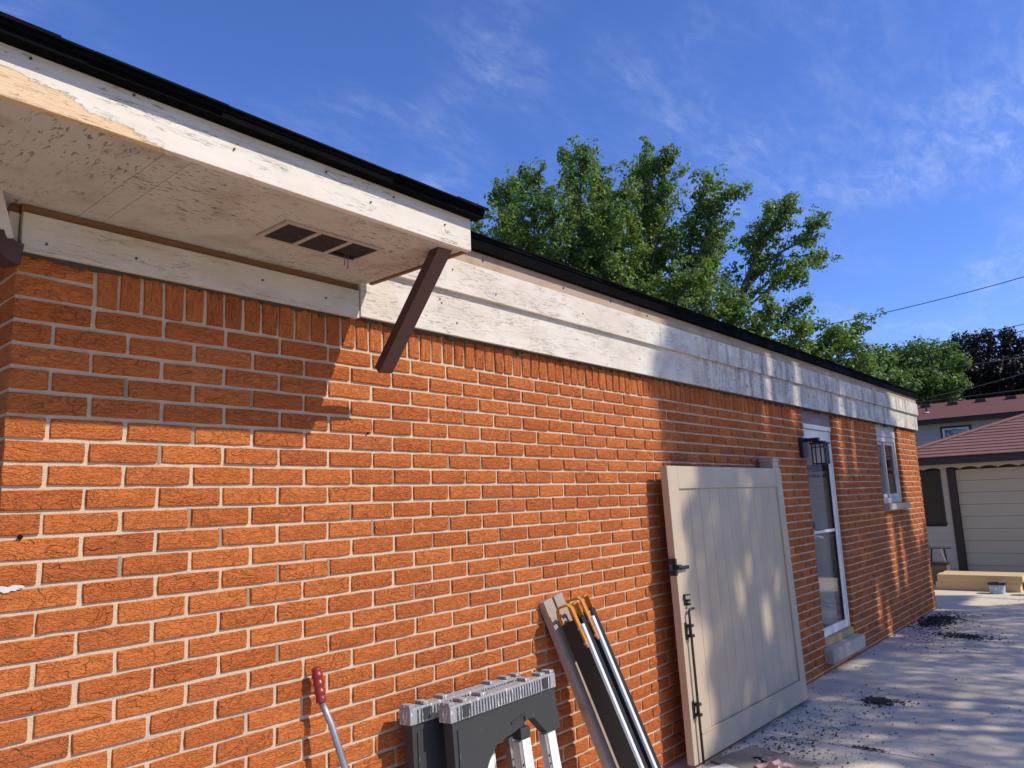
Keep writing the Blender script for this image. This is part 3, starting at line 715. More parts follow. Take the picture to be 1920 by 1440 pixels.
# black latch, striker, drop rod with two guides
lat = Gt(MB().box((-.016, -.006, 1.010), (.004, GT*.9, 1.105), .003), 'latch', BLACKHW)
Gt(MB().tube([(-.012, -.014, 1.06), (.02, -.016, 1.055), (.035, -.016, 1.052)], [.012, .017, .011], 10), 'latch_knob', BLACKHW, lat); Gt(MB().box((.03, -.020, 1.040), (.115, -.006, 1.060), .003), 'latch_bar', BLACKHW, lat)
Gt(MB().box((-.05, .01, 1.04), (-.0165, .022, 1.075), .003), 'striker', BLACKHW, lat)
br = Gt(MB().box((.045, -.006, .842), (.066, -.0004, .902), .002).box((.067, -.022, .838), (.088, -.0004, .852), .002).box((.067, -.018, .858), (.095, -.0004, .872), .002).box((.045, -.03, .896), (.08, -.0065, .902), .001), 'catch_bracket', BLACKHW)
rod = Gt(MB().tube([(.115, -.022, .818), (.068, -.022, .818), (.058, -.022, .806), (.058, -.022, .0)], .0075, 10), 'drop_rod', BLACKHW, smooth=True)
for z in (.655, .235):
    Gt(MB().box((.028, -.0055, z), (.052, -.0004, z+.095), .003).box((.046, -.036, z+.012), (.076, -.0004, z+.028), .003).box((.046, -.036, z+.067), (.076, -.0004, z+.083), .003).box((.0765, -.012, z+.022), (.09, -.0004, z+.073), .004), 'rod_guide', BLACKHW, rod)
post = empty('gate_post', (4.905, -.088, 0)); tag(post, 'tan vinyl post standing behind the far edge of the leaning gate', 'post')
MB().box((-.055, -.045, .0), (.055, .055, 1.715), .005).build('post_shaft', VINYL, post)
MB().box((-.060, -.050, 1.7155), (.060, .060, 1.735), .004).box((-.048, -.040, 1.7355), (.048, .048, 1.748), .004).build('post_cap', VINYL, post)
MB().box((-.05, -.13, .0), (.085, -.0455, .013), .003).build('foot_plate', flat_noise('galvanised', (.38,.38,.38), (.5,.5,.5), .5, .6), post)

# ------------------------------------------------------------------ sawhorses
PLASTIC = worn('scuffed_charcoal_plastic', (.030,.030,.030), (.12,.115,.11), .64, (22, 22, 5), .6)
CAPM = worn('paint_spattered_grey_cap', (.27,.27,.27), (.66,.63,.59), .56, (26, 26, 7), .6)
LEGM = worn('scratched_white_leg', (.74,.74,.73), (.55,.20,.06), .60, (30, 30, 3), .5)
LEGIN = flat_noise('mill_aluminium', (.36,.34,.32), (.5,.48,.46), .4, .7, scale=20)
def sawhorse(loc_, rot, label):
    s = empty('sawhorse', loc_, rot); tag(s, label, 'sawhorse', 'folded sawhorses leaning on the wall')
    W_, H_ = .625, .765
    top = MB().box((0, 0, H_-.062), (W_, .062, H_-.004), .004).build('top_beam', CAPM, s)
    mb = MB()
    for i in range(34):
        x = .036+i*(W_-.08)/33; MB().box((x, -.0075, H_-.056), (x+.0075, -.0003, H_-.012)).build('rib', CAPM, top)
    for x in (.0, .07, .17, W_-.19, W_-.09, W_-.03): MB().box((x, .004, H_-.0035), (x+.028, .052, H_+.008), .002).build('cleat', CAPM, top)
    for x in (.055, W_-.095):
        MB().prism([(x, H_-.010), (x+.036, H_-.010), (x+.034, H_-.052), (x+.002, H_-.052)], -.0095, -.0077).build('label_plate', PLASTIC, top)
    h0 = H_-.0625
    poly = [(.012, h0), (W_-.008, h0), (W_+.012, h0-.165), (W_-.075, h0-.165), (W_-.155, h0-.085), (W_-.205, h0-.085), (W_-.225, h0-.100), (W_-.285, h0-.112), (.245, h0-.128), (.195, h0-.175), (.150, h0-.245), (.018, h0-.245)]
    MB().prism(poly, .006, .052).build('body', PLASTIC, s)
    MB().box((.035, .0015, h0-.22), (.060, .0055, h0-.03), .001).build('body_ridge', PLASTIC, s)
    MB().prism([(W_-.295, h0-.072), (W_-.215, h0-.058), (W_-.208, h0-.085), (W_-.212, h0-.085), (W_-.218, h0-.064), (W_-.295, h0-.077)], .0005, .0055).build('body_ridge', PLASTIC, s)
    MB().box((W_-.235, .012, h0-.155), (W_-.175, .06, h0-.112), .004).build('leg_socket', PLASTIC, s)
    for x0, dx, z1 in ((.025, -.012, h0-.246), (.085, -.006, h0-.246), (W_-.232, .055, h0-.156), (W_-.07, .075, h0-.166)):
        p0 = Vector((x0+.026, .032, z1)); p1 = Vector((x0+.026+dx, .032, .0))
        lg = MB().bar([p0, p1], .050, .040, (1, 0, 0)).build('leg', LEGM, s)
        q0, q1 = p0+Vector((-.034, 0, -.004)), p1+Vector((-.034, 0, 0)); MB().bar([q0, q1], .014, .032, (1, 0, 0)).build('inner_rail', LEGIN, lg)
        for t in (.16, .22):
            c = q0.lerp(q1, t); MB().tube([c+Vector((0, -.0168, 0)), c+Vector((0, -.0155, 0))], .005, 8).build('hole', DARK, lg)
    return s
sawhorse((1.385, -.265, 0), (R(-3.2), R(-.4), 0), 'dark plastic sawhorse with scratched white legs, in front of its twin')
sawhorse((1.275, -.150, 0), (R(-2.2), R(.3), 0), 'dark plastic sawhorse half hidden behind its twin, against the wall')

# ------------------------------------------------------------------ two boards and two steel rails leaning together
GREYWOOD = wood_material('weathered_stud', (.24,.19,.155), (.42,.35,.29), (30, 30, 1.2), stain=(.17,.12,.09))
def stud(loc_, rot, L, label):
    o = MB().box((0, 0, 0), (.066, .038, L), .003).build('lumber_stud', GREYWOOD); o.location = loc_; o.rotation_euler = rot
    return tag(o, label, 'stud', 'weathered studs leaning on the wall')
stud((2.432, -.300, .008), (R(-14.5), R(-13.5), 0), 1.075, 'grey weathered stud at the left of the leaning steel rails')
stud((2.515, -.280, .008), (R(-13.5), R(-13.2), 0), 1.085, 'grey weathered stud with its end just above the orange handles')
RAILBLK = worn('scuffed_black_steel', (.012,.011,.012), (.10,.085,.075), .66, (14, 14, 3), .5)
RAILWHT = worn('chipped_white_edge', (.60,.64,.65), (.30,.17,.08), .68, (40, 40, 2), .5)
ORANGE = worn('chipped_orange_paint', (.50,.20,.018), (.07,.035,.02), .60, (40, 40, 40), .5)
STEEL = flat_noise('bright_rivet', (.55,.53,.5), (.7,.68,.65), .3, .9)
def rail(loc_, rot, L, label):
    r = empty('steel_rail', loc_, (0, 0, 0)); tag(r, label, 'rail', 'black steel rails with orange handles')
    r.rotation_euler = (Matrix.Rotation(rot[1], 4, 'Y') @ Matrix.Rotation(rot[0], 4, 'X') @ Matrix.Rotation(rot[2], 4, 'Z')).to_euler()
    D_ = .088
    MB().box((0, -D_, 0), (.010, 0, L), .0015).box((.0105, -.008, 0), (.045, .0, L)).build('web', RAILBLK, r)
    MB().box((.001, -D_-.014, .0), (.024, -D_-.0005, L-.03), .0015).build('white_edge', RAILWHT, r)
    MB().box((.0245, -D_-.011, .0), (.066, -D_-.0005, L-.002), .0015).build('black_edge', RAILBLK, r)
    h = MB().bar([(-.004, -.012, L-.005), (-.004, -.012, L+.060), (-.004, -.022, L+.074), (-.004, -D_+.016, L+.074), (-.004, -D_+.004, L+.060), (-.004, -D_-.002, L-.13)], .026, .008, (1, 0, 0)).build('handle', ORANGE, r)
    MB().bar([(.010, -D_+.004, L+.066), (.050, -D_+.004, L+.066), (.057, -D_+.004, L+.056), (.057, -D_+.004, L-.01)], .026, .006, (0, 1, 0)).build('handle_hook', ORANGE, h)
    for z in (L-.040, L-.110):
        MB().tube([(-.022, -D_, z), (-.0171, -D_, z)], .007, 8).build('rivet', STEEL, h)
    return r
rail((2.458, -.348, .006), (R(-15), R(-14.0), R(14)), .975, 'black steel rail with orange handle, the left one leaning on studs')
rail((2.555, -.345, .006), (R(-14.5), R(-14.4), R(14)), 1.0, 'black steel rail with orange handle, the right one nearer the gate')

# ------------------------------------------------------------------ lever bar with red grip
lev = empty('lever_bar', (1.12, -.30, 0)); tag(lev, 'grey steel lever bar with ribbed red grip leaning on the brick', 'lever')
P0 = Vector((.940, -.034, .958)); P1 = Vector((.948, -.055, .848)); P2 = Vector((.966, -.085, .775)); P3 = Vector((1.115, -.30, .012))
n = 33; pts = []; rad = []
for i in range(n):
    t = i/(n-1); pts.append(P0.lerp(P1, t)); rad.append(.0172*(.6 if i == 0 else .85 if i == 1 else 1) + (.0022*math.cos(t*2*math.pi*4.2) if 2 < i < 28 else 0))
loc(MB().tube(pts, rad, 14), lev).build('grip', flat_noise('red_grip_vinyl', (.20,.012,.012), (.27,.022,.020), .35, scale=20), lev, smooth=True)
loc(MB().tube([P1, P1.lerp(P2, .6), P2, P2.lerp(P3, .08), P2.lerp(P3, .5), P3], .0112, 12), lev).build('shaft', flat_noise('dull_zinc_tube', (.30,.31,.32), (.42,.43,.44), .42, .75, scale=10), lev, smooth=True)
loc(MB().tube([P3+Vector((0, 0, .03)), P3+Vector((.004, -.006, -.012))], [.018, .020], 12), lev).build('foot', BLACKHW, lev)

# ------------------------------------------------------------------ loose things on the patio near the gate
o = MB().box((-.19, -.34, 0), (.19, .10, .010), .002).build('plywood_scrap', wood_material('damp_plywood', (.17,.14,.11), (.27,.23,.18), (30, 1.4, 30), stain=(.10,.08,.06))); o.location = (3.63, -.30, .004); o.rotation_euler = (0, 0, R(-14)); tag(o, 'damp brown plywood scrap lying flat under the gate', 'board')
o = MB().box((-.13, -.2, 0), (.13, .12, .012), .002).build('white_board_scrap', WHITESMEAR); o.location = (3.30, -.32, .004); o.rotation_euler = (0, 0, R(-20)); tag(o, 'white board scrap at the foot of the gate', 'board')
pl = Mat('pink_film', (.55,.36,.33), .35); pl.b.inputs['Transmission Weight'].default_value = .25; pl.b.inputs['Alpha'].default_value = .85
mb = MB(); nn = 12; v = []
for j in range(nn):
    for i in range(nn):
        a, b = i/(nn-1), j/(nn-1)
        r_ = math.sin(a*9+b*4)*.010+math.sin(a*21-b*13)*.006+math.sin(b*27+a*5)*.004
        rid = .055*math.exp(-((a-.5+.12*math.sin(b*5))/.09)**2) + .03*math.exp(-((a-.78)/.06)**2)
        v.append(((a-.5)*.20+.012*math.sin(b*11), (b-.5)*.30+.010*math.sin(a*13), .014+max(0, r_)+rid*(.5+.5*math.sin(b*4+1))))
mb.add(v, [(j*nn+i, j*nn+i+1, (j+1)*nn+i+1, (j+1)*nn+i) for j in range(nn-1) for i in range(nn-1)])
o = mb.build('plastic_wrapper', pl.m, smooth=False); sol = o.modifiers.new('thick', 'SOLIDIFY'); sol.thickness = .0008
o.location = (3.56, -.50, .0); o.rotation_euler = (0, 0, R(-62)); tag(o, 'crumpled pink plastic wrapper on the concrete in front of the gate', 'wrapper')
# scattered roofing crumbs: heaps and scatter
def crumbs(name, spec, label, m):
    mb = MB(); r = random.Random(11)
    for kind, cx_, cy_, sx_, sy_, n, s0, s1, heap in spec:
        for _ in range(n):
            if kind == 'g': x, y = r.gauss(cx_, sx_), r.gauss(cy_, sy_)
            else: x, y = r.uniform(cx_, sx_), r.uniform(cy_, sy_)
            if y > -.01: y = -.01-abs(y)*.3
            s = s0+(s1-s0)*r.random()**2.2; a = r.uniform(0, math.pi); ca, sa = math.cos(a), math.sin(a); l, w_ = s*r.uniform(.8, 1.8), s*r.uniform(.35, .7)
            d = math.hypot((x-cx_)/max(sx_, .01), (y-cy_)/max(sy_, .01)) if kind == 'g' else 9
            zb = .002+heap*max(0, 1-d/1.5)*r.random(); t = s*r.uniform(.12, .35); tl = r.uniform(-.3, .3)*s
            q = [(-l/2, -w_/2), (l/2*r.uniform(.5, 1), -w_/2), (l/2, w_/2*r.uniform(.4, 1)), (-l/2*r.uniform(.4, 1), w_/2)]
            v = [(x+ca*u-sa*w2, y+sa*u+ca*w2, zb+(u/l*tl if heap else 0)+(abs(tl)/2 if heap else 0)) for u, w2 in q]; v += [(a_, b_, c_+t) for a_, b_, c_ in v]
            mb.add(v, [(0,3,2,1),(4,5,6,7),(0,1,5,4),(1,2,6,5),(2,3,7,6),(3,0,4,7)])
    return tag(mb.build(name, m, fix=False), label, 'debris', None, 'stuff')
CRUMB = flat_noise('tar_crumb', (.009,.009,.010), (.022,.021,.021), .8, scale=30)
crumbs('roofing_debris', [
    ('g', 9.02, -.20, .26, .085, 1500, .005, .026, .03), ('g', 9.05, -.26, .5, .16, 420, .004, .022, 0),
    ('g', 8.16, -.60, .075, .13, 620, .005, .026, .012), ('g', 8.25, -.58, .28, .25, 260, .004, .02, 0), ('g', 7.8, -.33, .30, .16, 220, .003, .016, 0),
    ('g', 5.24, -.56, .060, .055, 420, .005, .022, .008), ('g', 5.30, -.63, .03, .07, 120, .004, .018, .004), ('g', 5.1, -.6, .3, .14, 120, .003, .015, 0),
    ('g', 4.17, -.80, .016, .050, 190, .003, .012, .002), ('g', 4.3, -.42, .45, .16, 620, .002, .014, 0), ('g', 3.9, -.40, .3, .13, 520, .002, .015, 0), ('g', 3.78, -.36, .03, .05, 90, .004, .02, .003),
    ('u', 3.3, -1.9, 11.5, -.02, 520, .002, .014, 0), ('u', 3.4, -1.3, 6.2, -.1, 800, .0015, .007, 0), ('g', 4.2, -.5, .5, .25, 1300, .0015, .007, 0)],
    'black roofing crumbs scattered and heaped on the concrete patio', CRUMB)

# ------------------------------------------------------------------ stacked pine, tub, table and bin before the garage
PINE = wood_material('fresh_pine', (.55,.36,.16), (.70,.50,.26), (30, 1.2, 30))
for i, x in enumerate((12.0, 12.145, 12.29, 12.435)):
    for j in range(2):
        y0, y1 = ((-.642, .400), (-.682, .372))[j]; z0 = (.004, .112)[j]
        y0 += random.uniform(-.012, .012)*(i > 0); y1 += random.uniform(-.012, .012)*(i > 0)
        o = MB().box((0, y0, 0), (.142, y1, .1065), .003).build('pine_timber', PINE); o.location = (x+random.uniform(0, .002), 0, z0)
        lab = ('lower front pine timber of the stack before the garage', 'upper front pine timber of the stack before the garage')[j] if i == 0 else '%s pine timber, %s row from the front of the stack before the garage' % (('lower', 'upper')[j], ('', 'second', 'third', 'rearmost')[i])
        tag(o, lab, 'timber', 'stacked pine timbers')
tub = empty('plastic_tub', (11.80, -.398, 0)); tag(tub, 'pale blue plastic tub with black rim in front of the pine stack', 'tub')
def ring_box(w0, w1, d0, d1, z0, z1, n=24, th=.003, pw=4.):
    def cur(a, b, z): return [(math.copysign(abs(math.cos(t))**(2/pw), math.cos(t))*b, math.copysign(abs(math.sin(t))**(2/pw), math.sin(t))*a, z) for t in [2*math.pi*k/n for k in range(n)]]
    L_ = [cur(w0, d0, z0), cur(w1, d1, z1), cur(w1-th, d1-th, z1), cur(w0-th, d0-th, z0+th)]
    v = sum(L_, []); f = [tuple(range(n-1, -1, -1)), tuple(3*n+k for k in range(n))]
    for r_ in range(3):
        for k in range(n): k2 = (k+1) % n; f.append((r_*n+k, r_*n+k2, (r_+1)*n+k2, (r_+1)*n+k))
    return MB().add(v, f)
tp = Mat('pale_blue_plastic', (.40,.50,.53), .35); _q = tp.noise(tp.obj(), 45, 3, .6, 1.); tp.col(tp.mix(tp.ramp(_q, .52, .60), (.30,.42,.47), (.66,.72,.74)))
ring_box(.088, .096, .075, .082, .002, .128).build('tub_wall', tp.m, tub)
ring_box(.105, .106, .09, .091, .120, .145, th=.012).build('rim', BLACKHW, tub)
MB().tube([(-.02, -.03, .15), (-.02, -.07, .155), (-.02, -.105, .172)], .004, 8).build('handle_wire', WHITEDOOR, tub)
tab_ = empty('side_table', (12.95, .46, 0)); tag(tab_, 'small dark topped table with slanted legs by the garage wall', 'table')
loc(MB().box((12.78, .29, .530), (13.1, .72, .548), .004), tab_).build('table_top', flat_noise('dark_plastic_top', (.05,.05,.055), (.08,.08,.085), .4), tab_)
for a, b, m in (((12.82, .44, .53), (12.82, .385, .30), WHITEDOOR), ((12.83, .40, .53), (12.83, .35, .02), BLACKHW), ((13.05, .62, .53), (13.05, .67, .02), BLACKHW), ((12.83, .62, .53), (12.83, .67, .02), BLACKHW)):
    loc(MB().bar([a, b], .03, .02, (1, 0, 0)), tab_).build('leg', m, tab_)
bin_ = empty('storage_bin', (12.75, .5, 0)); tag(bin_, 'brown bin with black lid under the small table', 'bin')
loc(MB().box((12.60, .345, .004), (12.80, .72, .300), .01), bin_).build('bin_body', flat_noise('brown_bin_plastic', (.10,.075,.055), (.15,.115,.085), .5), bin_)
loc(MB().box((12.58, .335, .3005), (12.815, .73, .328), .006), bin_).build('lid', BLACKHW, bin_)
wc = empty('cart_wheel', (11.75, -.745, .09)); tag(wc, 'dark rubber wheel at the right end of the pine stack', 'wheel')
MB().tube([(0, -.03, 0), (0, -.022, 0), (0, .022, 0), (0, .03, 0)], [.07, .09, .09, .07], 24).build('tyre', BLACKHW, wc); MB().tube([(0, -.034, 0), (0, .034, 0)], .035, 16).build('hub', LEGIN, wc)

# ------------------------------------------------------------------ garage behind
gar = empty('garage', (14.3, -1.6, 0)); tag(gar, 'low tan sided garage with dark fascia and maroon shingle roof', 'garage')
def Ga(mb, name, m, parent=gar, **k):
    return loc(mb, gar).build(name, m, parent, **k)
SIDING = flat_noise('tan_siding', (.50,.42,.30), (.57,.48,.35), .6, scale=5)
DOORP = flat_noise('tan_garage_door', (.50,.405,.265), (.57,.465,.31), .55, scale=4)
DKBROWN = flat_noise('dark_brown_trim', (.022,.014,.012), (.036,.024,.020), .5, scale=8)
MAROON = shingle_material('maroon_shingle', (.185,.090,.076), (.27,.150,.128), .5)
GY0, GY1 = -5.6, 1.12; DG0, DG1 = -4.6, .372
Ga(MB().box((14.36, GY0, -.05), (20.5, GY1, 2.0)), 'wall_core', DKBROWN)
def lap(name, x, y0, y1, z0, z1, m, parent, fn, out_=.014):
    return fn(MB().add([(x-out_, y0, z0), (x-out_, y1, z0), (x-.002, y1, z1), (x-.002, y0, z1), (x+.02, y0, z0), (x+.02, y1, z0), (x+.02, y1, z1), (x+.02, y0, z1)],
        [(0,1,2,3),(4,7,6,5),(0,4,5,1),(2,6,7,3),(0,3,7,4),(1,5,6,2)]), name, m, parent)
z = -.02
while z < 1.80:
    z1 = min(z+.1185, 1.86)
    for y0, y1 in ((DG1+.125, GY1), (GY0, DG0-.12)):
        if y0 > 0 and z1 > .86 and z < 1.78:
            lap('siding_board', 14.3, y0, .594, z, z1-.001, SIDING, gar, Ga); lap('siding_board', 14.3, .95, y1, z, z1-.001, SIDING, gar, Ga)
        else: lap('siding_board', 14.3, y0, y1, z, z1-.001, SIDING, gar, Ga)
    z = z1
gd = Ga(MB().box((14.345, DG0, -.02), (14.359, DG1, 1.775)), 'garage_door', DKBROWN)
for i in range(9):
    z0 = -.045+i*.2035; z1 = min(z0+.1985, 1.772)
    lap('door_panel', 14.335, DG0+.003, DG1-.003, z0, z1, DOORP, gd, Ga, .012)
Ga(MB().box((14.265, DG1+.005, -.02), (14.33, DG1+.122, 1.80), .004), 'corner_post', DKBROWN)
gw = Ga(MB().box((14.275, .594, .868), (14.33, .95, 1.775), .003), 'window', DKBROWN)
Ga(MB().box((14.268, .640, .93), (14.2745, .90, 1.28)), 'pane', Mat('dark_window', (.015,.014,.016), .08).m, gw); Ga(MB().box((14.268, .640, 1.31), (14.2745, .90, 1.72)), 'pane', Mat('dark_window_up', (.015,.014,.016), .08).m, gw)
Ga(MB().box((14.255, .575, .845), (14.33, .97, .867)), 'window_sill', DKBROWN, gw)
Ga(MB().box((13.96, GY0-.35, 1.862), (14.32, GY1+.35, 1.874)), 'soffit', TANPANEL)
# scalloped frieze
pts = [(GY0, 1.8615), (GY1, 1.8615)]
pr = .270; y = GY1; low = []
while y > GY0+pr:
    for t in np.linspace(0, 1, 9): low.append((y-t*pr, 1.792+.032*math.sin(math.pi*t)))
    low.append((y-pr-.006, 1.782)); y -= pr+.012
pts = [(a, b) for a, b in low] + [(GY0, 1.79), (GY0, 1.8615), (GY1, 1.8615)]
mb = MB(); n = len(pts)
for x in (14.235, 14.255): mb.v += [(x, a, b) for a, b in pts]
mb.f = [tuple(range(n)), tuple(range(2*n-1, n-1, -1))] + [((i+1) % n, i, i+n, (i+1) % n+n) for i in range(n)]; mb.a = [0]*len(mb.f)
Ga(mb, 'scalloped_frieze', SIDING)
Ga(MB().box((13.925, GY0-.36, 1.868), (13.955, GY1+.36, 1.985), .003), 'eave_fascia', DKBROWN)
# hip roof: front slope as courses of shingles, hips meeting the ridge
sl = .36; HX0, HZ0 = 13.90, 1.995; HYA, HYB = 1.46, GY0-.34
ncs = 21; run = 3.5
groof = Ga(MB().add([(HX0, HYA, HZ0-.004), (HX0, HYB, HZ0-.004), (HX0+run, HYB+run, HZ0-.004+sl*run), (HX0+run, HYA-run, HZ0-.004+sl*run), (HX0+7, HYA, HZ0-.004), (HX0+7, HYB, HZ0-.004)],
    [(0,1,2,3), (0,3,4), (3,2,5,4), (2,1,5)]), 'roof', MAROON)
for i in range(ncs):
    d0, d1 = i*run/ncs, (i+1)*run/ncs+.02
    y = HYA-d0
    ya, yb = HYA-d0, HYB+d0
    off = random.uniform(0, .5); segs = [ya]; yy = ya-off
    z0, z1 = HZ0+sl*d0, HZ0+sl*d1-.004
    th = .015
    Ga(MB().add([(HX0+d0, ya, z0), (HX0+d0, yb, z0), (HX0+d1, yb+.1, z1), (HX0+d1, HYA-d1, z1), (HX0+d0, ya, z0+th), (HX0+d0, yb, z0+th), (HX0+d1, yb+.1, z1+.002), (HX0+d1, HYA-d1, z1+.002)],
        [(0,3,2,1),(4,5,6,7),(0,1,5,4),(1,2,6,5),(2,3,7,6),(3,0,4,7)]), 'shingle_course', MAROON, groof)
Ga(MB().bar([(HX0, HYA, HZ0+.02), (HX0+run, HYA-run, HZ0+.02+sl*run)], .12, .012, (.3, .6, .1)), 'hip_cap', MAROON, groof)

# ------------------------------------------------------------------ neighbour house behind the garage
nh = empty('neighbour_house', (24, 2, 0)); tag(nh, 'far grey tan sided house with long maroon roof and small vents', 'house')
def Nh(mb, name, m, parent=nh, **k): return loc(mb, nh).build(name, m, parent, **k)
NSID = flat_noise('grey_tan_siding', (.44,.40,.33), (.51,.465,.385), .6, scale=3)
NY0, NY1 = -7.0, 8.5
Nh(MB().box((24.05, NY0, -.05), (31.5, NY1, 3.34)), 'wall_core', NSID)
z = .1
while z < 3.3:
    z1 = min(z+.155, 3.33)
    if z > 1.2: lap('siding_board', 24.0, NY0, NY1, z, z1-.002, NSID, nh, Nh, .016)
    z = z1
Nh(MB().box((23.70, NY0-.3, 3.335), (23.74, NY1+.3, 3.445)), 'eave_fascia', DKBROWN); Nh(MB().box((23.741, NY0-.3, 3.345), (24.05, NY1+.3, 3.36)), 'soffit', TANPANEL)
nr = lambda x: 3.452+(x-23.66)*.232
MARO2 = shingle_material('far_maroon_shingle', (.13,.058,.052), (.17,.082,.073), .3)
nroof = Nh(MB().add([(23.66, NY0-.35, nr(23.66)), (23.66, NY1+.35, nr(23.66)), (27.0, NY1+.35, nr(27)), (27.0, NY0-.35, nr(27)), (31.8, NY1+.35, 3.2), (31.8, NY0-.35, 3.2)], [(0,3,2,1), (3,5,4,2)]), 'roof', MARO2)
for y in (3.06, 2.29, 1.53, .737, -.1, -.9):
    x = 26.3; zb = nr(x)
    Nh(MB().add([(x-.13, y-.15, zb-.02), (x-.13, y+.15, zb-.02), (x+.14, y+.15, zb+.04), (x+.14, y-.15, zb+.04), (x-.13, y-.13, zb+.075), (x-.13, y+.13, zb+.075), (x+.1, y+.13, zb+.085), (x+.1, y-.13, zb+.085)],
        [(0,3,2,1),(4,5,6,7),(0,1,5,4),(1,2,6,5),(2,3,7,6),(3,0,4,7)]), 'roof_vent', DKBROWN, nroof)
zb = nr(25.0)
Nh(MB().tube([(25.0, 2.81, zb-.02), (25.0, 2.81, zb+.19)], .028, 10), 'vent_pipe', BLACKHW, nroof); Nh(MB().tube([(25.0, 2.80, zb), (25.0, 2.80, zb+.028)], [.085, .045], 12), 'pipe_flashing', WHITEDOOR, nroof)
nw = Nh(MB().box((23.955, 1.53, 2.30), (24.02, 2.315, 3.225), .004), 'window', DKBROWN)
Nh(MB().box((23.94, 1.585, 2.36), (23.9545, 2.26, 3.165), .003), 'window_frame', WHITEDOOR, nw)
Nh(MB().box((23.932, 1.64, 2.62), (23.9395, 2.20, 3.12)), 'pane', Mat('reflecting_pane', (.10,.13,.17), .03, spec=1.).m, nw)

# ------------------------------------------------------------------ trees
LEAFV = np.array([(-.5, 0, 0), (0, -.34, .10), (.55, 0, -.05), (0, .34, .10)])
def leaf_cloud(centers, dirs, size, seed, jitter_tint=None):
    """one bent four-sided leaf per centre, mostly facing up and outward"""
    r = np.random.default_rng(seed); n = len(centers)
    nrm = dirs*.85 + r.normal(size=(n, 3))*.5 + np.array((0, 0, .6)); nrm /= np.linalg.norm(nrm, axis=1)[:, None]
    t = r.normal(size=(n, 3)); t -= nrm*(t*nrm).sum(1)[:, None]; t /= np.linalg.norm(t, axis=1)[:, None]; b = np.cross(nrm, t)
    s = size*r.uniform(.6, 1.35, n)
    v = centers[:, None, :] + s[:, None, None]*(LEAFV[None, :, 0:1]*t[:, None, :] + LEAFV[None, :, 1:2]*b[:, None, :] + LEAFV[None, :, 2:3]*nrm[:, None, :])
    return v.reshape(-1, 3)
def leaf_object(name, V, tint, m, parent):
    n = len(V)//4; me = bpy.data.meshes.new(name)
    me.vertices.add(4*n); me.vertices.foreach_set('co', V.ravel().astype('f4'))
    idx = (np.arange(n)*4)[:, None] + np.array([0, 1, 2, 0, 2, 3]); idx = idx.ravel().astype('i4')
    me.loops.add(6*n); me.loops.foreach_set('vertex_index', idx)
    me.polygons.add(2*n); me.polygons.foreach_set('loop_start', (np.arange(2*n)*3).astype('i4'))
    a = me.attributes.new('tint', 'FLOAT', 'FACE'); a.data.foreach_set('value', np.repeat(tint, 2).astype('f4'))
    me.materials.append(m); me.update(); me.validate(); return link(name, me, parent)
def spline(pts, n=14):
    pts = [Vector(p) for p in pts]; P = [pts[0]] + pts + [pts[-1]]; o = []
    for i in range(1, len(P)-2):
        for k in range(n):
            t = k/n; a, b, c, d = P[i-1], P[i], P[i+1], P[i+2]
            o.append(.5*((2*b) + (c-a)*t + (2*a-5*b+4*c-d)*t*t + (-a+3*b-3*c+d)*t**3))
    o.append(pts[-1]); return o
def grow_tree(name, base, limbs, label, leaf_m, bark_m, seed, r0=.22, twig=(.45, 1.0), twigs_per_m=7, leaves=26, lsize=.085, spread=.11, group=None, start=.22, upb=.55):
    """limbs: lists of 3D points. twigs sprout along each limb, leaves cluster along each twig."""
    r = random.Random(seed); nr_ = np.random.default_rng(seed)
    T = empty(name, base); tag(T, label, 'tree', group)
    wood = MB(); cen = []; drs = []; tin = []
    for pts in limbs:
        path = spline(pts, 8); n = len(path); L = sum((path[i+1]-path[i]).length for i in range(n-1))
        rb = r0*.34*min(1.3, L/5)
        wood.tube(path, [max(.012, rb*(1-.86*i/(n-1))) for i in range(n)], 6)
        m_ = int(L*twigs_per_m)
        for k in range(m_):
            u = start + (1-start)*(k+r.random())/m_; i = min(n-2, int(u*(n-1))); p = path[i].lerp(path[i+1], u*(n-1)-i)
            t = (path[i+1]-path[i]).normalized()
            d = Vector((r.gauss(0, 1), r.gauss(0, 1), r.gauss(0, .6))); d = (d - t*d.dot(t)).normalized()
            d = (t*r.uniform(.5, 1.1) + d*r.uniform(.55, 1.0) + Vector((0, 0, upb*r.uniform(.2, 1)))).normalized()
            l = r.uniform(*twig)*(1-.68*u); e_ = p + d*l; mid = p.lerp(e_, .55) - Vector((0, 0, .05*l))
            wood.tube([p, mid, e_], [.011, .008, .004], 4, False)
            tb = r.random()
            ncl = max(2, int(l/.20))
            for c_ in range(ncl+1):
                q = c_/ncl*.75+.25; rad_ = spread*r.uniform(.7, 1.35)
                cc = p.lerp(e_, q) + Vector((r.gauss(0, .07), r.gauss(0, .07), r.gauss(0, .05)))
                nl = int(leaves*r.uniform(.6, 1.3))
                sp = nr_.normal(size=(nl, 3)); sp /= np.linalg.norm(sp, axis=1)[:, None]; dd = sp.copy()
                sp *= (rad_*nr_.random(nl)**.45)[:, None]*np.array((1, 1, .8)); cen.append(np.array(cc)+sp)
                drs.append(dd); tin.append(np.clip(nr_.normal(.18+.5*tb, .16, nl), 0, 1))
    cen = np.concatenate(cen); drs = np.concatenate(drs); tin = np.concatenate(tin)
    V = leaf_cloud(cen, drs, lsize, seed) - np.array(base)
    cr_ = leaf_object('crown', V, tin, leaf_m, T)
    wood.v = [tuple(Vector(q)-Vector(base)) for q in wood.v]
    wood.build('limbs', bark_m, T, smooth=True, fix=False)
    return T, len(cen)
BARK = bark_material()
